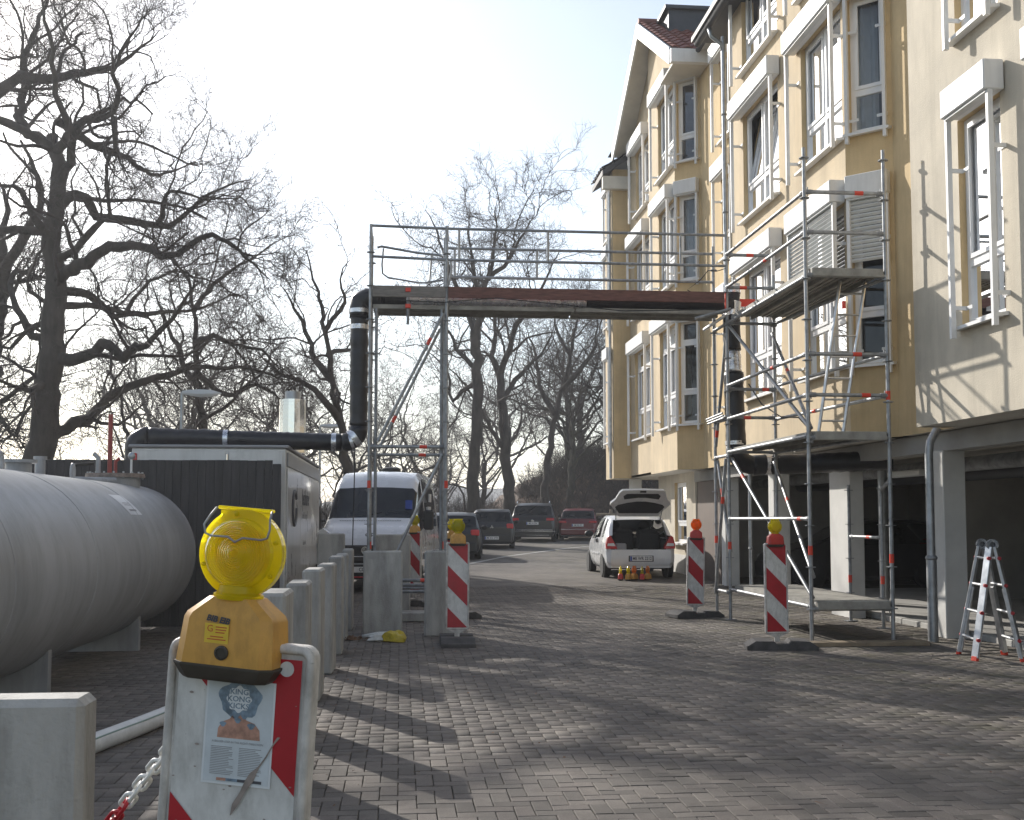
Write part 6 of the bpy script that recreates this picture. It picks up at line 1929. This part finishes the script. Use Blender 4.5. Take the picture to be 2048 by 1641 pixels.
# ---- white van, front to the camera
VN = thing('white_van', 'white high-roof van facing the camera behind the left scaffold legs', 'van', (-.66, 22.6, gz(22.6)), radians(-6.5))
st = [(0, .82, .52, .56), (.06, .93, .72, .78), (.14, .97, .90, 1.02), (.40, .99, 1.04, 1.24), (.78, 1.0, 1.16, 1.42), (1.52, 1.0, 1.24, 2.14), (1.85, 1.0, 1.27, 2.36), (2.4, 1.0, 1.27, 2.47), (4.0, 1.0, 1.27, 2.48), (5.35, 1.0, 1.27, 2.46), (5.45, .97, 1.25, 2.40)]
G = body_grid(st, 2.05, .28, .83)
shell(VN, G, 'paint_van', [(.86, 1.50, 8, 12, 'windscreen', False), (1.0, 2.05, 6, 8, 'side_window', True), (2.2, 3.5, 6, 8, 'side_window', True), (3.6, 5.1, 6, 8, 'side_window', True)])
end_cap(VN, G, 0, 'front_panel', 'trim_black'); end_cap(VN, G, len(G) - 1, 'rear_panel', 'paint_van')
MB().bbox(-.62, .62, -.035, .08, .58, .93, .03).obj('grille', 'trim_black', VN)
loft(MB(), [[(x, y + .10, z) for x, y, z in s_] for s_ in [octo(.90, .14, .28, .6), octo(.98, .17, .34, .6), octo(.98, .16, .56, .6)]]).obj('bumper', 'trim_black', VN, smooth=30)
MB().bbox(-.60, .60, -.045, -.034, .70, .72, .003).obj('chrome_strip', 'chrome', VN)
MB().lathe([(.062, 0), (.075, 0), (.075, .012), (.062, .012), (.062, 0)], 20, Matrix.Translation((0, -.035, .83)) @ Matrix.Rotation(radians(90), 4, 'X')).obj('emblem', 'chrome', VN, smooth=40)
plate(VN, 'CO 366', -.075, .46)
MB().bbox(-.5, .5, -.085, -.06, .30, .33, .005).obj('bumper_strip', 'film_red', VN)
FM = Matrix.Translation((.05, .17, 1.13)) @ Matrix.Rotation(radians(36), 4, 'X')
text_mb('GS', .13, Matrix.Translation((.05, .135, 1.10)) @ Matrix.Rotation(radians(42), 4, 'X') @ Matrix.Translation((0, 0, .035)), .002, bold=.004).obj('lettering', 'ink_dark', VN)
for s in (-1, 1):
    MB().prism([(s * .56, .86), (s * .92, .92), (s * .96, 1.16), (s * .84, 1.26), (s * .64, 1.10)], 'y', .015, .22).obj('headlight', 'light_clear', VN)
    for y in (.95, 4.3):
        wheel(VN, s * .90, y, .33, s, .21); arch(VN, s * .985, y, .33, s)
    MB().bbox(s * 1.14 - .10, s * 1.14 + .10, .92, 1.02, 1.22, 1.62, .03).obj('wing_mirror', 'trim_black', VN)
    MB().tube([(s * .98, 1.05, 1.4), (s * 1.1, .98, 1.4)], .03, 8).obj('mirror_arm', 'trim_black', VN, smooth=True)
    MB().bbox(s * .40 - .25, s * .40 + .25, 1.75, 1.95, .8, 1.62, .06).obj('seat', 'upholstery', VN)
    MB().bbox(s * 1.03 - .012, s * 1.03 + .008, 1.2, 5.2, .62, .74, .006).obj('side_moulding', 'trim_black', VN)
MB().box(-.92, .92, .9, 5.2, .5, .95).obj('interior', 'upholstery', VN)
MB().tube([(-.55, .80, 1.47), (-.05, .86, 1.52), (.2, .90, 1.57)], .010, 6).obj('wiper', 'trim_black', VN)
MB().tube([(.05, .80, 1.47), (.5, .86, 1.50), (.75, .92, 1.56)], .010, 6).obj('wiper', 'trim_black', VN)
MB().lathe([(.20, 2.46), (.22, 2.50), (.21, 2.56), (.12, 2.59), (.001, 2.60)], 20, Matrix.Translation((.1, 3.2, 0))).obj('roof_vent', 'trim_black', VN, smooth=40)
for k, (y, z) in enumerate(((3.0, 1.90), (3.06, 1.62))):
    MB().box(.955 - .02 * k, .985 - .01 * k, y, y + .36, z - .09, z + .09).obj('notice', 'sheet_white', VN)
MB().box(.66, .80, 1.02, 1.05, 1.62, 1.82).obj('badge', 'plate_blue', VN)
gr = MB()
for k in range(26):
    gr.box(-.62 + k * .048, -.62 + k * .048 + .026, .70, .76, 1.405, 1.412)
gr.obj('bonnet_vents', 'trim_black', VN, kind='stuff')

# ================================================================ hazy spring air
hz = MB().box(-1100, 1100, -250, 950, -3, 26)
hm = bpy.data.materials.new('haze'); hm.use_nodes = True
hn = hm.node_tree; hn.nodes.remove(hn.nodes['Principled BSDF'])
pv = hn.nodes.new('ShaderNodeVolumePrincipled')
pv.inputs['Color'].default_value = (0.93, 0.95, 1.0, 1)
pv.inputs['Density'].default_value = 0.0009
pv.inputs['Anisotropy'].default_value = 0.55
hn.links.new(pv.outputs[0], hn.nodes['Material Output'].inputs['Volume'])
MAT['haze'] = hm
hzo = hz.obj('haze', 'haze')
tag(hzo, 'thin pale haze in the spring air', 'haze', kind='stuff')
